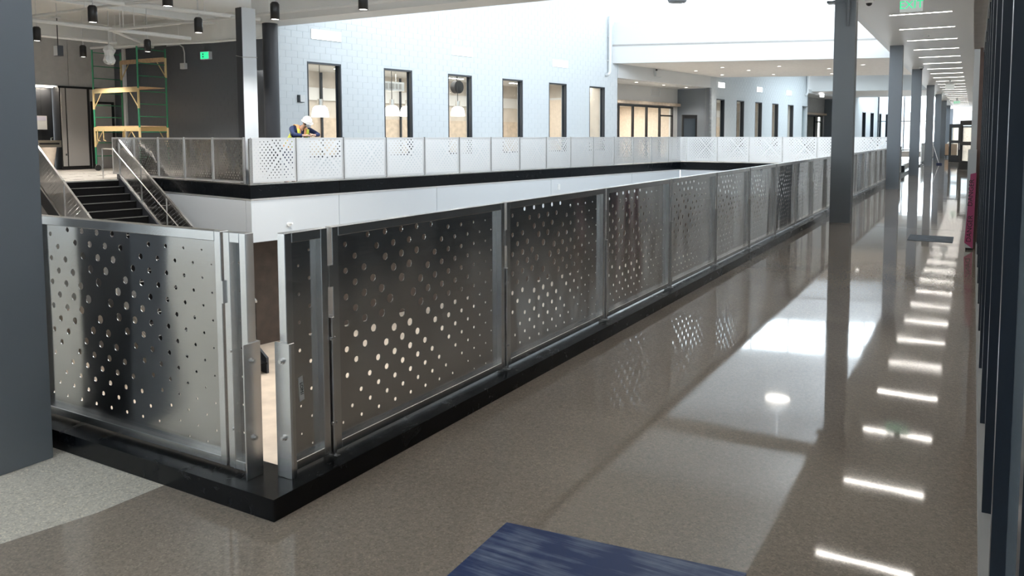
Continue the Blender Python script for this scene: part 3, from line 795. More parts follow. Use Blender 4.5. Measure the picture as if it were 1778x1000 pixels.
# ------------------------------------------------------------------ corridor ceiling items
lp = thing('ceiling_light', 'x', 'ceiling light', (0, 0, 4.25))
MB().box(-.62, .62, -.055, -.04, -.012, .0).build('frame', M['white'], lp); MB().box(-.62, .62, .04, .055, -.012, 0).build('frame', M['white'], lp)
MB().box(-.61, .61, -.03, .03, -.008, -.001).build('diffuser', M['strip'], lp)
lg = 'recessed strip lights along the corridor ceiling'
for i in range(33):  # the first ones, behind the camera, are added to light the near floor
    y = 16.7+2.62*(i-10); lb = '%s recessed linear strip light in the corridor ceiling counted from the camera end' % ORD[i]
    if i == 0: lp.location = (1.34, y, 4.25); lp['label'] = lb; lp['group'] = lg
    else: dup(lp, (1.34, y, 4.25), 0, lb, lg)
def exit_sign(loc, rz, label, mirrored=False, txt=True, drop=.3):
    r = thing('exit_sign', label, 'exit sign', loc, rz)
    MB().box(-.19, .19, -.02, .02, -.12, .12).build('sign_panel', M['exitwhite'], r)
    MB().box(-.05, .05, -.02, .02, .12, .12+drop).build('hanger', M['white'], r)
    if txt:
        o = link('lettering', text('EXIT', .20, M['exitgreen']), r); o.location = (0, -.0215, 0); o.rotation_euler = (pi/2, 0, 0)
    return r
exit_sign((1.37, 13.7, 3.98), 0, 'hanging white exit sign with green letters at the top of the corridor', drop=.15)
r = exit_sign((1.36, 39.5, 3.92), 0, 'blank grey back of a sign hanging from the middle of the corridor ceiling', txt=False, drop=.21)
exit_sign((1.30, 60, 3.95), 0, 'small distant green exit sign hanging far down the corridor', drop=.18)
def dome(loc, label):
    r = thing('security_camera', label, 'camera', loc)
    MB().lathe((0, 0, 0), [(0, 0), (.075, 0), (.085, -.05), (.07, -.075), (0, -.076)], 16).build('housing', M['white'], r)
    MB().lathe((0, 0, -.072), [(.06, 0), (.05, -.035), (.025, -.055), (0, -.06)], 14).build('dome', M['black'], r)
dome((.57, 14.35, 4.25), 'white dome security camera on the ceiling beside the first column')
dome((.58, 31.2, 4.25), 'white dome security camera on the ceiling near the third column')
o = MB().lathe((1.25, 21.0, 4.25), [(0, 0), (.07, 0), (.065, -.03), (.03, -.04), (0, -.04)], 14).build('smoke_detector', M['white']); tag(o, 'small round smoke detector between the corridor strip lights', 'smoke detector')
o = MB().box(2.30, 2.424, 40, 40.4, 3.7, 3.95).build('speaker_box', M['white']); tag(o, 'small white box on the right corridor wall under the ceiling', 'box')
o = MB().box(2.34, 2.424, 30, 30.3, 3.2, 3.35).build('emergency_light', M['white']); tag(o, 'small emergency light fixed to the white right corridor wall', 'emergency light')
# doors, cart, broom, barrier board
def glazed_door(loc, rz, label):
    r = thing('glazed_door', label, 'door', loc, rz)
    W, H = .92, 2.3
    MB().box(0, .14, 0, .05, 0, H).build('stile', M['black'], r); MB().box(W-.14, W, 0, .05, 0, H).build('stile', M['black'], r)
    for z0, z1 in ((0, .42), (1.15, 1.32), (H-.22, H)): MB().box(.14, W-.14, 0, .05, z0, z1).build('rail', M['black'], r)
    for z0, z1 in ((.42, 1.15), (1.32, H-.22)): MB().box(.14, W-.14, .02, .03, z0, z1).build('pane', M['pane'], r)
    MB().tube([(.08, -.05, .95), (.08, -.05, 1.25)], .014, 6).build('handle', M['steel'], r)
glazed_door((1.86, 39.2, 0.002), radians(-52), 'nearer open black glazed door projecting from the right corridor wall')
glazed_door((1.12, 51.0, 0.002), radians(-50), 'farther open black glazed door projecting from the right corridor wall')
r = thing('cart', 'brown cardboard covered cart parked far down the corridor', 'cart', (.60, 62.0, 0))
MB().box(0, .78, 0, .6, .18, 1.0).build('box', M['card'], r); MB().box(-.02, .8, -.02, .62, .14, .18).build('deck', M['black'], r)
for x in (.08, .70):
    for y in (.08, .5): MB().cyl((x-.02, y, .07), (x+.02, y, .07), .07, n=12).build('caster', M['rubber'], r)
MB().slab([(.1, .1, 1.0), (.4, .12, 1.0), (.35, .4, 1.12), (.15, .4, 1.1)], (0, 0, .05)).build('wrapping', M['paper'], r)
r = thing('dust_mop', 'dust mop leaning against a column with its head on the floor', 'mop', (.78, 46.0, 0))
MB().cyl((0, 0, .08), (-.42, .15, 1.45), .014, n=8).build('handle', M['steel'], r); MB().box(-.12, .16, -.06, .06, 0, .08).build('mop_head', M['navy'], r)
r = thing('barrier_board', 'white foam board leaning at the storefront end wrapped in magenta danger tape', 'board', (2.40, 10.05, 0.0))
MB().box(.0, .105, 0, .03, .03, 1.40).build('board', M['white'], r)
MB().slab([(-.004, -.004, .10), (.10, -.004, .02), (.112, -.004, 1.08), (.04, -.004, 1.06)], (0, -.002, 0)).build('tape', M['tape'], r)
for zc in (.30, .80): o = link('lettering', text('DANGER', .085, M['black']), r); o.location = (.055, -.0072, zc); o.rotation_euler = (pi/2, radians(-88), 0); o.scale = (1.1, 1, 1)
MB().box(.01, .1, .0, .03, 0, .03).build('foot', M['rubber'], r)
# blue sheet and floor mat
r = MB().prism([(.843, .453), (.858, .05), (.885, -.75), (1.90, -.64), (1.80, .557), (1.3, .50)][::1][::-1], .0005, .006).build('blue_sheet', M['blue']); tag(r, 'scuffed blue plastic sheet lying on the polished floor in the foreground', 'sheet')
r = MB().prism([(1.62, 10.75), (2.24, 10.75), (2.24, 11.5), (1.62, 11.5)], .0005, .006).build('floor_mat', M['mat']); tag(r, 'flat grey mat lying on the corridor floor by the storefront end', 'mat')

# ------------------------------------------------------------------ far wall fittings
wl = thing('wall_light', 'x', 'wall light', F(WS, 4.3, 4.72), -PHI)
MB().box(0, .025, -.56, .56, -.15, .15).build('housing', M['white'], wl); MB().box(.025, .03, -.55, .55, -.145, .145).build('diffuser', M['bright'], wl)
wg = 'glowing rectangular wall lights on the pale block wall'
names = ['above the first tall window', 'above the third tall window', 'above the fifth tall window']
for k, t in enumerate((4.31, 10.35, 16.38)):
    lb = 'white rectangular wall light %s from the left' % names[k]
    if k == 0: wl.location = F(WS, t, 4.72); wl['label'] = lb; wl['group'] = wg
    else: dup(wl, F(WS, t, 4.72), -PHI, lb, wg)
for k, t in enumerate((32.2, 37.8, 42.9)):
    dup(wl, F(WS, t, 4.60), -PHI, '%s white wall light on the second block wall beyond the recess' % ORD[k], wg, (1, .8, 1.05))
r = thing('thermostat', 'small white wall box on dark backing beside the leaning worker', 'thermostat', F(WS, 3.33, 2.72), -PHI)
MB().box(0, .05, -.11, .11, -.11, .11).build('back_box', M['frame'], r); MB().box(.05, .09, -.05, .11, -.10, .11).build('cover', M['white'], r)
def pipe(label, t, ztop, zbot, x=-2.585):
    r = thing('downpipe', label, 'pipe', F(x, t, 0), -PHI)
    MB().cyl((0, 0, zbot), (0, 0, ztop), .075, n=14).build('pipe', M['white'], r)
    MB().tube([(0, 0, zbot+.02), (-.02, -.03, zbot-.09), (-.03, -.1, zbot-.14), (-.03, -.24, zbot-.15)], .075, 14).build('elbow', M['white'], r)
    for z in (zbot+.5, zbot+1.6): MB().box(-.1, .0, -.09, .09, z, z+.04).build('strap', M['white'], r)
pipe('white rainwater downpipe with an elbow at the end of the first block wall', 20.12, 7.2, 4.62)
pipe('white rainwater downpipe on the second block wall further away', 46.3, 6.2, 4.75)
def downlight(loc, label, group):
    r = thing('downlight', label, 'downlight', loc, 0, group)
    l = bpy.data.lights.new('downlight_lamp', 'SPOT'); l.energy = 90; l.spot_size = radians(120); l.spot_blend = .5; l.shadow_soft_size = .09; l.color = (1, .95, .88)
    lo = bpy.data.objects.new('downlight_lamp', l); COL.objects.link(lo); lo.location = (loc[0], loc[1], loc[2]-.03)
    MB().lathe((0, 0, 0), [(.11, 0), (.13, -.004), (.13, -.012), (.10, -.012), (.10, 0)], 16).build('trim_ring', M['white'], r)
    MB().lathe((0, 0, -.006), [(0, 0), (.10, 0)], 16).build('lens', M['dot'], r)
for k, (x, y) in enumerate(((-8.82, 36.69), (-10.65, 38.06), (-10.19, 41.4), (-8.09, 39.05), (-7.55, 42.4), (-6.16, 37.4), (-4.2, 40.0), (-4.6, 43.5), (-2.4, 38.5))):
    downlight((x, y, 5.04), '%s round downlight in the beige bridge soffit counted from the wall' % ORD[k], 'downlights in the bridge soffit')
for k, t in enumerate((23.9, 26.7, 29.25)):
    downlight(F(-3.45, t, 4.36), '%s round downlight in the recess ceiling counted from the left' % ORD[k], 'downlights in the recess ceiling')
r = thing('emergency_light', 'white twin emergency light box on the fascia over the recess', 'emergency light', F(-2.62, 24.6, 4.95), -PHI)
MB().box(-.03, .12, -.28, .28, -.30, -.02).build('housing', M['white'], r); MB().cyl((.06, -.2, -.02), (.06, -.2, .06), .05, n=10).build('lamp_head', M['black'], r)
r = thing('emergency_light', 'white emergency light box under the second bulkhead further away', 'emergency light', F(-2.59, 49.3, 4.85), -PHI)
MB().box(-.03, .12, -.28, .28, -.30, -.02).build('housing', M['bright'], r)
r = thing('wall_grille', 'white ventilation grille on the recess wall above the timber ledge', 'grille', F(-4.80, 28.15, 4.06), -PHI)
MB().box(0, .02, -.5, -.46, -.2, .2).build('frame', M['white'], r); MB().box(0, .02, .46, .5, -.2, .2).build('frame', M['white'], r)
MB().box(0, .02, -.46, .46, .16, .2).build('frame', M['white'], r); MB().box(0, .02, -.46, .46, -.2, -.16).build('frame', M['white'], r)
for i in range(5): MB().box(.004, .014, -.46, .46, -.14+.06*i, -.11+.06*i).build('louvre', M['soffit'], r)
r = thing('open_door', 'dark framed glass door standing open in the recess', 'door', F(-3.35, 28.6, FZ), -PHI-.35)
MB().box(0, .05, 0, .12, 0, 2.5).build('stile', M['black'], r); MB().box(0, .05, 1.0, 1.12, 0, 2.5).build('stile', M['black'], r)
for z0, z1 in ((0, .25), (2.3, 2.5)): MB().box(0, .05, .12, 1.0, z0, z1).build('rail', M['black'], r)
MB().box(.02, .03, .12, 1.0, .25, 2.3).build('pane', M['panedark'], r)
# pendant dome lamps in the room behind the windows, ceiling strips and units
def pendant(s, t, z, label):
    r = thing('pendant_lamp', label, 'lamp', F(s, t, z), -PHI, 'dome lamps in the room behind the windows')
    MB().lathe((0, 0, 0), [(.02, .20), (.15, .19), (.23, .12), (.27, -.02), (.285, -.18), (.27, -.18), (.255, -.02), (.0, .1)], 22).build('shade', M['lamp'], r)
    MB().cyl((0, 0, .2), (0, 0, .42), .09, n=12).build('cap', M['steel'], r)
    MB().cyl((0, 0, .42), (0, 0, 4.13-z), .012, n=6).build('cord', M['black'], r)
pendant(-4.2, 5.10, 2.40, 'glowing white dome lamp seen through the window nearest the worker')
pendant(-4.2, 8.20, 2.50, 'left of two glowing dome lamps seen through the second tall window')
pendant(-4.2, 8.95, 2.50, 'right of two glowing dome lamps seen through the second tall window')
pendant(-4.2, 11.60, 2.56, 'glowing white dome lamp seen through the third tall window')
for k, (s, t) in enumerate(((-5.5, 7.4), (-5.5, 12.5), (-5.5, 17.0), (-4.2, 20.0), (-6, 22.5))):
    r = thing('ceiling_light', '%s linear light on the ceiling of the room behind the tall windows' % ORD[k], 'ceiling light', F(s, t, 4.0), -PHI, 'linear lights in the room behind the windows')
    MB().box(-.09, .09, -.7, .7, 0, .06).build('housing', M['white'], r); MB().box(-.08, .08, -.69, .69, -.006, .0).build('diffuser', M['strip'], r)
    for y in (-.5, .5): MB().cyl((0, y, .06), (0, y, .15), .008, n=6).build('hanger', M['white'], r)
r = thing('air_unit', 'white ceiling air unit seen through the second tall window', 'air unit', F(-4.6, 8.35, 3.25), -PHI)
MB().box(-.35, .35, -.5, .5, 0, .32).build('casing', M['white'], r)
for i in range(5): MB().box(.35, .355, -.4+.16*i, -.28+.16*i, .06, .26).build('louvre', M['greywall'], r)
for y in (-.4, .4): MB().cyl((0, y, .32), (0, y, .88), .012, n=6).build('rod', M['steel'], r)
r = thing('duct_fan', 'dark round fan hanging behind the third tall window', 'fan', F(-4.4, 11.75, 3.55), -PHI)
MB().cyl((-.1, 0, 0), (.14, 0, 0), .26, n=18).build('housing', M['black'], r); MB().cyl((0, 0, .24), (0, 0, .6), .02, n=6).build('rod', M['black'], r); MB().cyl((.0, 0, -.25), (.0, 0, -.8), .008, n=6).build('chain', M['steel'], r)
# horn speaker and high bay lamp hanging in the atrium
r = thing('hanging_speaker', 'grey rounded speaker hanging from the atrium roof at the top edge', 'speaker', (-6.62, 23.6, 6.15))
MB().lathe((0, 0, 0), [(0, 0), (.30, .0), (.36, .12), (.34, .35), (.2, .5), (0, .52)], 20).build('body', M['column'], r); MB().cyl((0, 0, .5), (0, 0, 4.95), .015, n=6).build('cable', M['steel'], r)
r = thing('high_bay_lamp', 'round glowing high bay lamp over the void above the frame', 'lamp', (-2.02, 19.1, 5.6))
MB().lathe((0, 0, 0), [(.34, 0), (.34, .1), (.12, .3), (0, .3)], 22).build('housing', M['white'], r); MB().lathe((0, 0, .003), [(0, 0), (.33, 0)], 22).build('lens', M['dot'], r); MB().cyl((0, 0, .3), (0, 0, 5.9), .012, n=6).build('cable', M['steel'], r)

# ------------------------------------------------------------------ left-hand lounge: conduits, spots, scaffold, wall fittings
def conduit(label, pts, r_, name='conduit'):
    q = thing(name, label, 'conduit', pts[0])
    o = Vector(pts[0])
    MB().tube([Vector(p)-o for p in pts], r_, 8).build('pipe', M['ceil'], q)
    L = (Vector(pts[-1])-o).length; d = (Vector(pts[-1])-o).normalized()
    k = 1.2
    while k < L-.5:
        p = d*k; MB().cyl(p, (p.x, p.y, 6.0-o.z), .010, n=5).build('hanger', M['ceil'], q); k += 2.9
    return q
conduit('long white conduit crossing nearest the camera under the lounge ceiling', [(-22.2, 10.05, 4.9), (-8.0, 10.05, 4.9)], .040)
conduit('long white conduit running from the strut junction to the upper right', [(-21.2, 12.65, 4.86), (-3, 12.75, 4.86)], .045)
conduit('white conduit running above the dark block wall behind the scaffold', [(-26.5, 15.2, 4.85), (-24, 15.5, 4.85), (-22, 16.95, 5.0), (-17, 16.95, 5.0)], .04)
conduit('white strut running back across the lounge nearest the camera', [(-16.9, 8.0, 4.9), (-15.5, 13.5, 4.9)], .06, 'ceiling_strut')
conduit('white strut running back across the middle of the lounge ceiling', [(-21.4, 9.0, 4.9), (-21.1, 15.4, 4.9)], .06, 'ceiling_strut')
conduit('white strut running back across the lounge near the grey wall', [(-24.8, 10.5, 4.9), (-24.6, 15.0, 4.9)], .05, 'ceiling_strut')
conduit('white slanting brace at the strut junction over the scaffold', [(-21.2, 12.6, 4.9), (-24.6, 16.4, 4.9)], .05, 'ceiling_strut')
q = thing('conduit', 'thin white conduit bending down the dark wall to a box', 'conduit', (-24.4, 17.12, 5.03))
MB().tube([(-.4, 0, 0), (.35, 0, 0), (.55, .0, -.1), (.62, 0, -.3), (.62, 0, -.72)], .022, 8).build('pipe', M['white'], q); MB().box(.42, .68, -.06, .06, -.92, -.70).build('junction_box', M['white'], q)
sp0 = thing('spotlight', 'x', 'spotlight', (0, 0, 0))
MB().lathe((0, 0, 0), [(.095, 0), (.105, .0), (.105, .36), (.07, .41), (0, .41)], 18).build('cylinder_body', M['black'], sp0)
MB().lathe((0, 0, .01), [(0, 0), (.095, 0)], 18).build('lens', M['dot'], sp0)
MB().tube([(0, 0, .41), (.03, 0, .46), (.0, 0, .56)], .018, 6).build('yoke', M['white'], sp0)
spl = ['black cylinder spotlight hanging second from the left at the top of the view', 'black cylinder spotlight half hidden behind the grey column edge', 'black cylinder spotlight hanging in front of the grey panelled wall',
       'black cylinder spotlight cut by the top edge left of centre', 'black cylinder spotlight in front of the white beam left of the corner column', 'black cylinder spotlight hanging in front of the scaffold top',
       'black cylinder spotlight hanging in front of the dark corner columns', 'black cylinder spotlight furthest right under the edge beam']
for k, (x, y) in enumerate(((-16.50, 9.29), (-21.59, 10.69), (-25.06, 14.06), (-12.75, 8.66), (-15.905, 11.79), (-21.51, 14.095), (-12.23, 11.10), (-9.40, 11.02))):
    g_ = 'black cylinder spotlights under the lounge ceiling'
    q = sp0 if k == 0 else dup(sp0, (x, y, 4.35), 0, spl[k], g_)
    q.location = (x, y, 4.35); q['label'] = spl[k]; q['group'] = g_
    MB().cyl((0, 0, .54), (0, 0, 1.65), .010, n=5).build('drop_rod', M['white'], q)
    l = bpy.data.lights.new('spot_lamp', 'SPOT'); l.energy = 480; l.spot_size = radians(115); l.spot_blend = .6; l.shadow_soft_size = .09; l.color = (1, .95, .88)
    lo = bpy.data.objects.new('spot_lamp', l); COL.objects.link(lo); lo.location = (x, y, 4.335)
# scaffold tower
q = thing('scaffold_tower', 'green and yellow wheeled scaffold tower by the dark wall', 'scaffold', (-26.38, 15.16, FZ))
SX, SY = 2.68, 1.1; H0 = 4.49
for ix, x in enumerate((0, SX)):
    for y in (0, SY):
        MB().cyl((x, y, .25), (x, y, H0), .032, n=10).build('post', M['green'], q)
        MB().cyl((x, y, .12), (x, y, .3), .02, n=8).build('caster_stem', M['steel'], q)
        MB().cyl((x-.03, y+.05, .11), (x+.03, y+.05, .11), .11, n=14).build('caster', M['rubber'], q)
    for z in (.55, 1.05, 1.45, 2.0, 2.45, 2.9, 3.45, 3.9, 4.4): MB().cyl((x, 0, z), (x, SY, z), .017, n=8).build('rung', M['green'], q)
for z, yy in ((1.55, 0), (2.95, 0), (4.1, SY), (1.55, SY)):
    MB().box(0, SX, yy-.03, yy+.03, z-.07, z+.09).build('side_beam', M['yellow'] if z < 4 else M['plank'], q)
    for x, d in ((0, 1), (SX, -1)):
        MB().cyl((x+d*.02, yy, z-.62), (x+d*.5, yy, z-.05), .018, n=8).build('brace', M['yellow'], q)
        MB().cyl((x, yy, z-.66), (x, yy, z+.06), .042, n=10).build('sleeve', M['yellow'], q)
for z in (1.6, 3.0): MB().box(.02, SX-.02, .05, SY-.05, z+.04, z+.07).build('platform', M['plank'], q)
for x in (.25, .62, 1.9): MB().tube([(x, -.06, 1.55), (x, -.06, 1.15), (x+.15, -.06, 1.12)], .016, 6).build('hook', M['yellow'], q)
# grey pendant speaker box, wrapped lamp
q = thing('hanging_speaker', 'small pale box speaker hanging on a rod by the grey wall', 'speaker', (-22.35, 11.70, 4.24))
MB().box(-.10, .10, -.07, .10, -.20, .12).build('cabinet', M['darkcol'], q); MB().box(-.09, .085, -.085, -.07, -.19, .11).build('grille', M['paper'], q)
MB().cyl((0, 0, .12), (0, 0, .95), .014, n=6).build('rod', M['black'], q); MB().cyl((0, 0, .97), (0, 0, 1.85), .012, n=6).build('hanger', M['white'], q); MB().lathe((0, 0, .95), [(0, .06), (.09, .04), (.13, 0), (0, 0)], 12).build('canopy', M['white'], q)
q = thing('wrapped_lamp', 'lamp wrapped in crumpled plastic hanging above the scaffold', 'lamp', (-23.05, 13.75, 4.28))
m = MB(); prof = [(.02, .34), (.12, .3), (.17, .15), (.15, 0), (.18, -.15), (.13, -.28), (.0, -.3)]
m.lathe((0, 0, 0), prof, 11); m.v = [(x*(1+.25*random.uniform(-1, 1)), y*(1+.25*random.uniform(-1, 1)), z+.03*random.uniform(-1, 1)) for x, y, z in m.v]; m.smooth = [False]*len(m.f)
m.build('plastic_wrap', M['plastic'], q); MB().cyl((0, 0, .3), (0, 0, 1.70), .014, n=6).build('rod', M['white'], q)
# green exit light on the dark wall
q = thing('exit_sign', 'small glowing green sign on the dark block wall', 'exit sign', (-22.55, 17.17, 4.55))
MB().box(-.24, .24, -.12, .02, -.14, .14).build('housing', M['white'], q); MB().box(-.22, .22, -.125, -.12, -.125, .125).build('sign_face', M['exitgreen'], q)
for z in (-.045, .05): MB().cyl((-.08, -.125, z), (-.08, -.131, z), .032, n=10).build('symbol', M['black'], q)
# grey wall: niche with tiles, fountain, panels, door
q = thing('cabinet', 'tall pale two-panel cabinet with a dark frame against the grey wall', 'cabinet', (XL, 15.0, FZ))
MB().box(-.6, .04, -.05, 1.12, 0, .1).build('plinth', M['black'], q); MB().box(-.6, .02, -.05, 1.12, .1, 3.2).build('body', M['black'], q)
MB().box(.02, .05, 0.0, .16, .14, 3.14).build('panel', M['panelgrey'], q); MB().box(.02, .05, .21, 1.0, .14, 3.14).build('panel', M['panelgrey'], q)
MB().box(.05, .08, .08, .13, .55, .62).build('latch', M['steel'], q)
struct('door_5', MB().box(XL-.02, XL+.06, 16.16, 16.24, FZ, 2.95).box(XL-.02, XL+.06, 17.0, 17.08, FZ, 2.95).box(XL-.02, XL+.06, 16.24, 17.0, 2.87, 2.95), M['black'])
struct('door_6', MB().box(XL-.01, XL+.03, 16.25, 16.99, FZ, 2.86), M['panelgrey'])
struct('trim_50', MB().box(XL-.02, XL+.07, 14.9, 17.2, 3.42, 3.50), M['black'])
for i in range(9):
    for j in range(7):
        pass
tw = structroot('wall_tiled', (XL-.4, 11.5, FZ))
for i in range(9):
    for j in range(6): MB().box(0, .012, i*.375+.004, i*.375+.371, j*.52+.004, j*.52+.516).build('tile', M['tile'], tw)
q = tag(MB().box(XL-.35, XL-.22, 11.6, 14.88, 3.43, 3.48).build('cove_light', M['cove']), 'warm cove light glowing above the tiled niche', 'light')
q = thing('drinking_fountain', 'steel drinking fountain with a tan base in the tiled niche', 'drinking fountain', (XL+.10, 14.40, FZ))
MB().box(-.45, .25, -.5, .38, .88, 1.14).build('basin', M['ceramic'], q); MB().lathe((0, -.05, 0), [(.0, 0), (.2, 0), (.22, .1), (.3, .6), (.34, .88)], 16).build('pedestal', M['roomtan'], q)
MB().tube([(-.1, .2, 1.14), (-.1, .2, 1.24), (.0, .2, 1.24)], .02, 8).build('spout', M['steel'], q); MB().box(.25, .262, -.42, .3, .98, 1.05).build('push_bar', M['black'], q)
q = thing('notice_board', 'white notice hanging on the dark tiles above the fountain', 'notice', (XL-.365, 14.05, 2.05))
MB().box(-.02, .015, -.5, .62, -.22, .30).build('sheet', M['paper'], q); MB().box(.015, .018, -.48, .6, .12, .28).build('header', M['poster'], q)

# ------------------------------------------------------------------ room light behind the windows (its own lamps)
area('room_lamps', F(-5.6, 12, 3.9), (0, 0, -PHI), 3.5, 15, 330, (1, .94, .86))
area('room_lamps', F(-5.6, 39, 3.8), (0, 0, -PHI), 3.5, 13, 240, (1, .92, .82))
area('room_lamps', F(-7.0, 25.5, 3.3), (0, 0, -PHI), 3.0, 7, 260, (1, .92, .82))
area('cove_lamps', (XL-.2, 13.6, 3.40), (0, 0, 0), .2, 2.4, 45, (1, .88, .72))

# ------------------------------------------------------------------ the worker leaning on the far railing
def skin_obj(name, pts, edges, mat, parent=None, sub=2, root=0):
    me = bpy.data.meshes.new(name); me.from_pydata([p[0] for p in pts], edges, []); me.materials.append(mat)
    o = bpy.data.objects.new(name, me); COL.objects.link(o)
    sk = o.modifiers.new('skin', 'SKIN'); sk.use_smooth_shade = True
    for v, p in zip(me.skin_vertices[0].data, pts):
        r = p[1]; v.radius = (r, r) if not isinstance(r, tuple) else r
    me.skin_vertices[0].data[root].use_root = True
    ss = o.modifiers.new('sub', 'SUBSURF'); ss.levels = sub; ss.render_levels = sub
    if parent: o.parent = parent
    return o
def chain(a, b): return [(i, i+1) for i in range(a, b)]
PT = 1.62
worker = thing('person', 'person in white hard hat and hi-vis vest leaning on the far railing', 'person', F(0, 0, 0), -PHI)
J = dict(pelvis=(-.80, 1.64, 1.20), waist=(-.70, 1.66, 1.42), chest=(-.48, 1.72, 1.70), neck=(-.32, 1.76, 1.83), head0=(-.21, 1.785, 1.86), head1=(-.15, 1.80, 1.95), head2=(-.165, 1.80, 2.03),
         rs=(-.44, 1.50, 1.80), re=(-.15, 1.36, 1.621), rw=(-.01, 1.62, 1.594), rp=(.02, 1.70, 1.598),
         ls=(-.38, 1.98, 1.77), le=(-.12, 2.12, 1.621), lw=(-.0, 1.90, 1.601), lp=(.03, 1.83, 1.616),
         rh=(-.80, 1.55, 1.15), rk=(-.72, 1.53, .74), ra=(-.80, 1.52, .37), rf=(-.66, 1.52, .31),
         lh=(-.80, 1.73, 1.15), lk=(-.73, 1.76, .74), la=(-.82, 1.77, .37), lf=(-.68, 1.78, .31))
order = ['pelvis', 'waist', 'chest', 'neck', 'head0', 'head1', 'head2', 'rs', 're', 'rw', 'rp', 'ls', 'le', 'lw', 'lp', 'rh', 'rk', 'ra', 'rf', 'lh', 'lk', 'la', 'lf']
RAD = dict(pelvis=.13, waist=.12, chest=.135, neck=.058, head0=.072, head1=.088, head2=.08, rs=.06, re=.042, rw=.030, rp=.036, ls=.06, le=.042, lw=.030, lp=.036,
           rh=.09, rk=.062, ra=.042, rf=.04, lh=.09, lk=.062, la=.042, lf=.04)
bp = [(J[k], RAD[k]) for k in order]; ix = {k: i for i, k in enumerate(order)}
be = [(ix[a], ix[b]) for a, b in (('pelvis', 'waist'), ('waist', 'chest'), ('chest', 'neck'), ('neck', 'head0'), ('head0', 'head1'), ('head1', 'head2'), ('chest', 'rs'), ('rs', 're'), ('re', 'rw'), ('rw', 'rp'),
      ('chest', 'ls'), ('ls', 'le'), ('le', 'lw'), ('lw', 'lp'), ('pelvis', 'rh'), ('rh', 'rk'), ('rk', 'ra'), ('ra', 'rf'), ('pelvis', 'lh'), ('lh', 'lk'), ('lk', 'la'), ('la', 'lf'))]
def fingers(palm, sgn):
    p = Vector(J[palm])
    for k, L in enumerate((.075, .085, .08, .065)):
        b = p+Vector((-.022+.016*k, sgn*.035, .0+.002*k)); m_ = b+Vector((.012, sgn*.03, -.010)); e = m_+Vector((.012, sgn*(L-.045), -.03))
        i = len(bp); bp.extend([(tuple(b), .010), (tuple(m_), .009), (tuple(e), .008)]); be.extend([(ix[palm], i), (i, i+1), (i+1, i+2)])
    t1 = p+Vector((-.035, sgn*.01, .012)); t2 = t1+Vector((-.005, sgn*.045, .005)); i = len(bp)
    bp.extend([(tuple(t1), .012), (tuple(t2), .010)]); be.extend([(ix[palm], i), (i, i+1)])
fingers('rp', 1); fingers('lp', -1)
body = skin_obj('body', bp, be, M['skin'], worker, 1)
def cloth(name, keys, pairs, mat, extra, sub=2, add=()):
    P = [(J[k], RAD[k]+extra) for k in keys]+list(add); I = {k: i for i, k in enumerate(keys)}
    return skin_obj(name, P, [(I[a], I[b]) for a, b in pairs], mat, worker, sub)
J['neckb'] = (-.37, 1.75, 1.815); RAD['neckb'] = .07
J['rw2'] = (-.045, 1.555, 1.60); RAD['rw2'] = .032; J['lw2'] = (-.03, 1.955, 1.606); RAD['lw2'] = .032
cloth('shirt', ['chest', 'waist', 'pelvis', 'neckb', 'rs', 're', 'rw2', 'ls', 'le', 'lw2'], (('chest', 'waist'), ('waist', 'pelvis'), ('chest', 'neckb'), ('chest', 'rs'), ('rs', 're'), ('re', 'rw2'), ('chest', 'ls'), ('ls', 'le'), ('le', 'lw2')), M['navy'], .020)
for a_, b_, c_ in (('rs', 're', 'rw2'), ('ls', 'le', 'lw2')):
    ra_, rb_ = Vector(J[b_]), Vector(J[c_]); MB().cyl(ra_, rb_, .056, .044, 14).build('sleeve', M['navy'], worker)
cloth('trousers', ['pelvis', 'rh', 'rk', 'ra', 'lh', 'lk', 'la'], (('pelvis', 'rh'), ('rh', 'rk'), ('rk', 'ra'), ('pelvis', 'lh'), ('lh', 'lk'), ('lk', 'la')), M['denim'], .022)
for a, f_ in (('ra', 'rf'), ('la', 'lf')): skin_obj('boot', [(J[a], .06), ((J[a][0], J[a][1], .325), .05), (J[f_], .048)], [(0, 1), (1, 2)], M['boot'], worker, 1)
# vest: open-fronted shell over back, flanks and shoulders
def strip(name, pts, half, mat, th=.012):
    m = MB(); pts = [Vector(p) for p in pts]
    up = [Vector(h) for h in half]
    V = []
    for p, h in zip(pts, up): V += [tuple(p-h), tuple(p+h)]
    fs = [(2*i, 2*i+1, 2*i+3, 2*i+2) for i in range(len(pts)-1)]
    m.add(V, fs, True); o = m.build(name, mat, worker)
    so = o.modifiers.new('solid', 'SOLIDIFY'); so.thickness = th; so.offset = 0
    return o
vest = cloth('vest', ['pelvis', 'waist', 'chest'], (('pelvis', 'waist'), ('waist', 'chest')), M['hivis'], .036, add=[])
for sg_, sh in ((-1, 'rs'), (1, 'ls')):
    c = Vector(J[sh]); n_ = Vector(J['neckb'])
    mid = (c*.45+n_*.55)
    strip('shoulder_strap', [mid+Vector((-.16, 0, -.02)), mid+Vector((-.05, 0, .085)), mid+Vector((.06, 0, .05)), mid+Vector((.10, -sg_*.01, -.08)), mid+Vector((.06, -sg_*.02, -.26))], [(0, .055, 0)]*5, M['orange'])
    strip('front_panel', [mid+Vector((.115, sg_*.03, -.03)), mid+Vector((.125, sg_*.02, -.12)), mid+Vector((.07, sg_*.01, -.30))], [(0, .04, 0)]*3, M['hivis'])
a, b = Vector(J['pelvis']), Vector(J['waist']); d = (b-a).normalized()
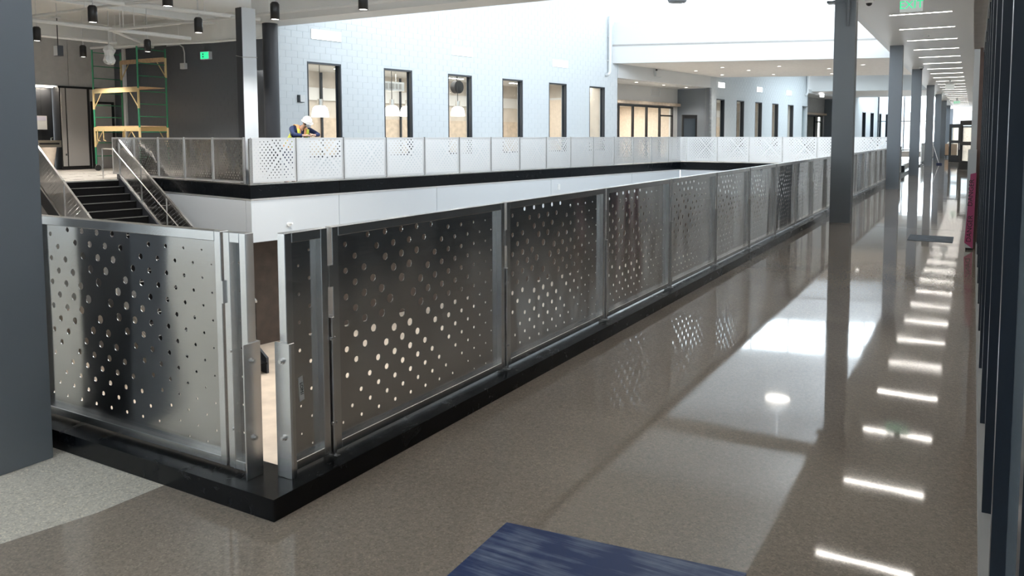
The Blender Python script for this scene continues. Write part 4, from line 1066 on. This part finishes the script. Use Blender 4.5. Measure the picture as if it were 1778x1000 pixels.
for k_, (q0, rr) in enumerate(((a+d*.10, .178), (a+d*.25, .172))):
    m = MB(); m.cyl(q0-d*.03, q0+d*.03, rr, rr*.98, 20); m.build('reflective_band', M['orange'], worker)
# head details
def blob(name, c, rx, ry, rz, mat, n=16, rot=None, half=None):
    bm = bmesh.new(); bmesh.ops.create_uvsphere(bm, u_segments=n, v_segments=max(6, n//2), radius=1)
    if half: bmesh.ops.delete(bm, geom=[v for v in bm.verts if v.co.z < half], context='VERTS')
    me = bpy.data.meshes.new(name); bm.to_mesh(me); bm.free(); me.materials.append(mat)
    for p in me.polygons: p.use_smooth = True
    o = link(name, me, worker); o.location = c; o.scale = (rx, ry, rz)
    if rot: o.rotation_euler = rot
    return o
TL = (0, radians(24), 0)
blob('hair', (-.185, 1.80, 1.95), .10, .098, .105, M['hair'], rot=TL)
blob('face_mask', (-.100, 1.80, 1.865), .062, .072, .062, M['mask'], rot=TL)
for y in (-.033, .033): blob('eye', (-.058, 1.80+y, 1.935), .012, .016, .010, M['hair'], 8)
for y in (-.10, .10): blob('ear', (-.17, 1.80+y, 1.92), .022, .012, .034, M['skin'], 8)
blob('nose', (-.048, 1.80, 1.905), .018, .015, .022, M['skin'], 8)
hat = blob('hard_hat', (-.155, 1.80, 1.985), .150, .128, .145, M['hat'], 24, rot=TL, half=-.05)
m = MB(); m.lathe((0, 0, 0), [(.90, -.02), (1.12, -.08), (1.13, -.12), (.90, -.07)], 28); o = m.build('brim', M['hat'], hat); o.scale = (1.14, 1.0, 1.0); o.location = (.08, 0, -.02)

# small fittings on the white bulkhead under the far railing
r = thing('wall_box', 'small white box fixed on the white bulkhead below the far railing', 'box', F(.0, 12.75, -.36), -PHI)
MB().box(0, .05, -.06, .06, -.10, .12).build('cover', M['white'], r)
r = thing('wall_sensor', 'small white round fitting on the white bulkhead near the corner', 'sensor', F(.0, 1.05, -.74), -PHI)
MB().cyl((0, 0, 0), (.05, 0, 0), .055, n=14).build('body', M['white'], r); MB().cyl((.05, .02, .01), (.12, .04, .03), .03, n=10).build('nozzle', M['white'], r)
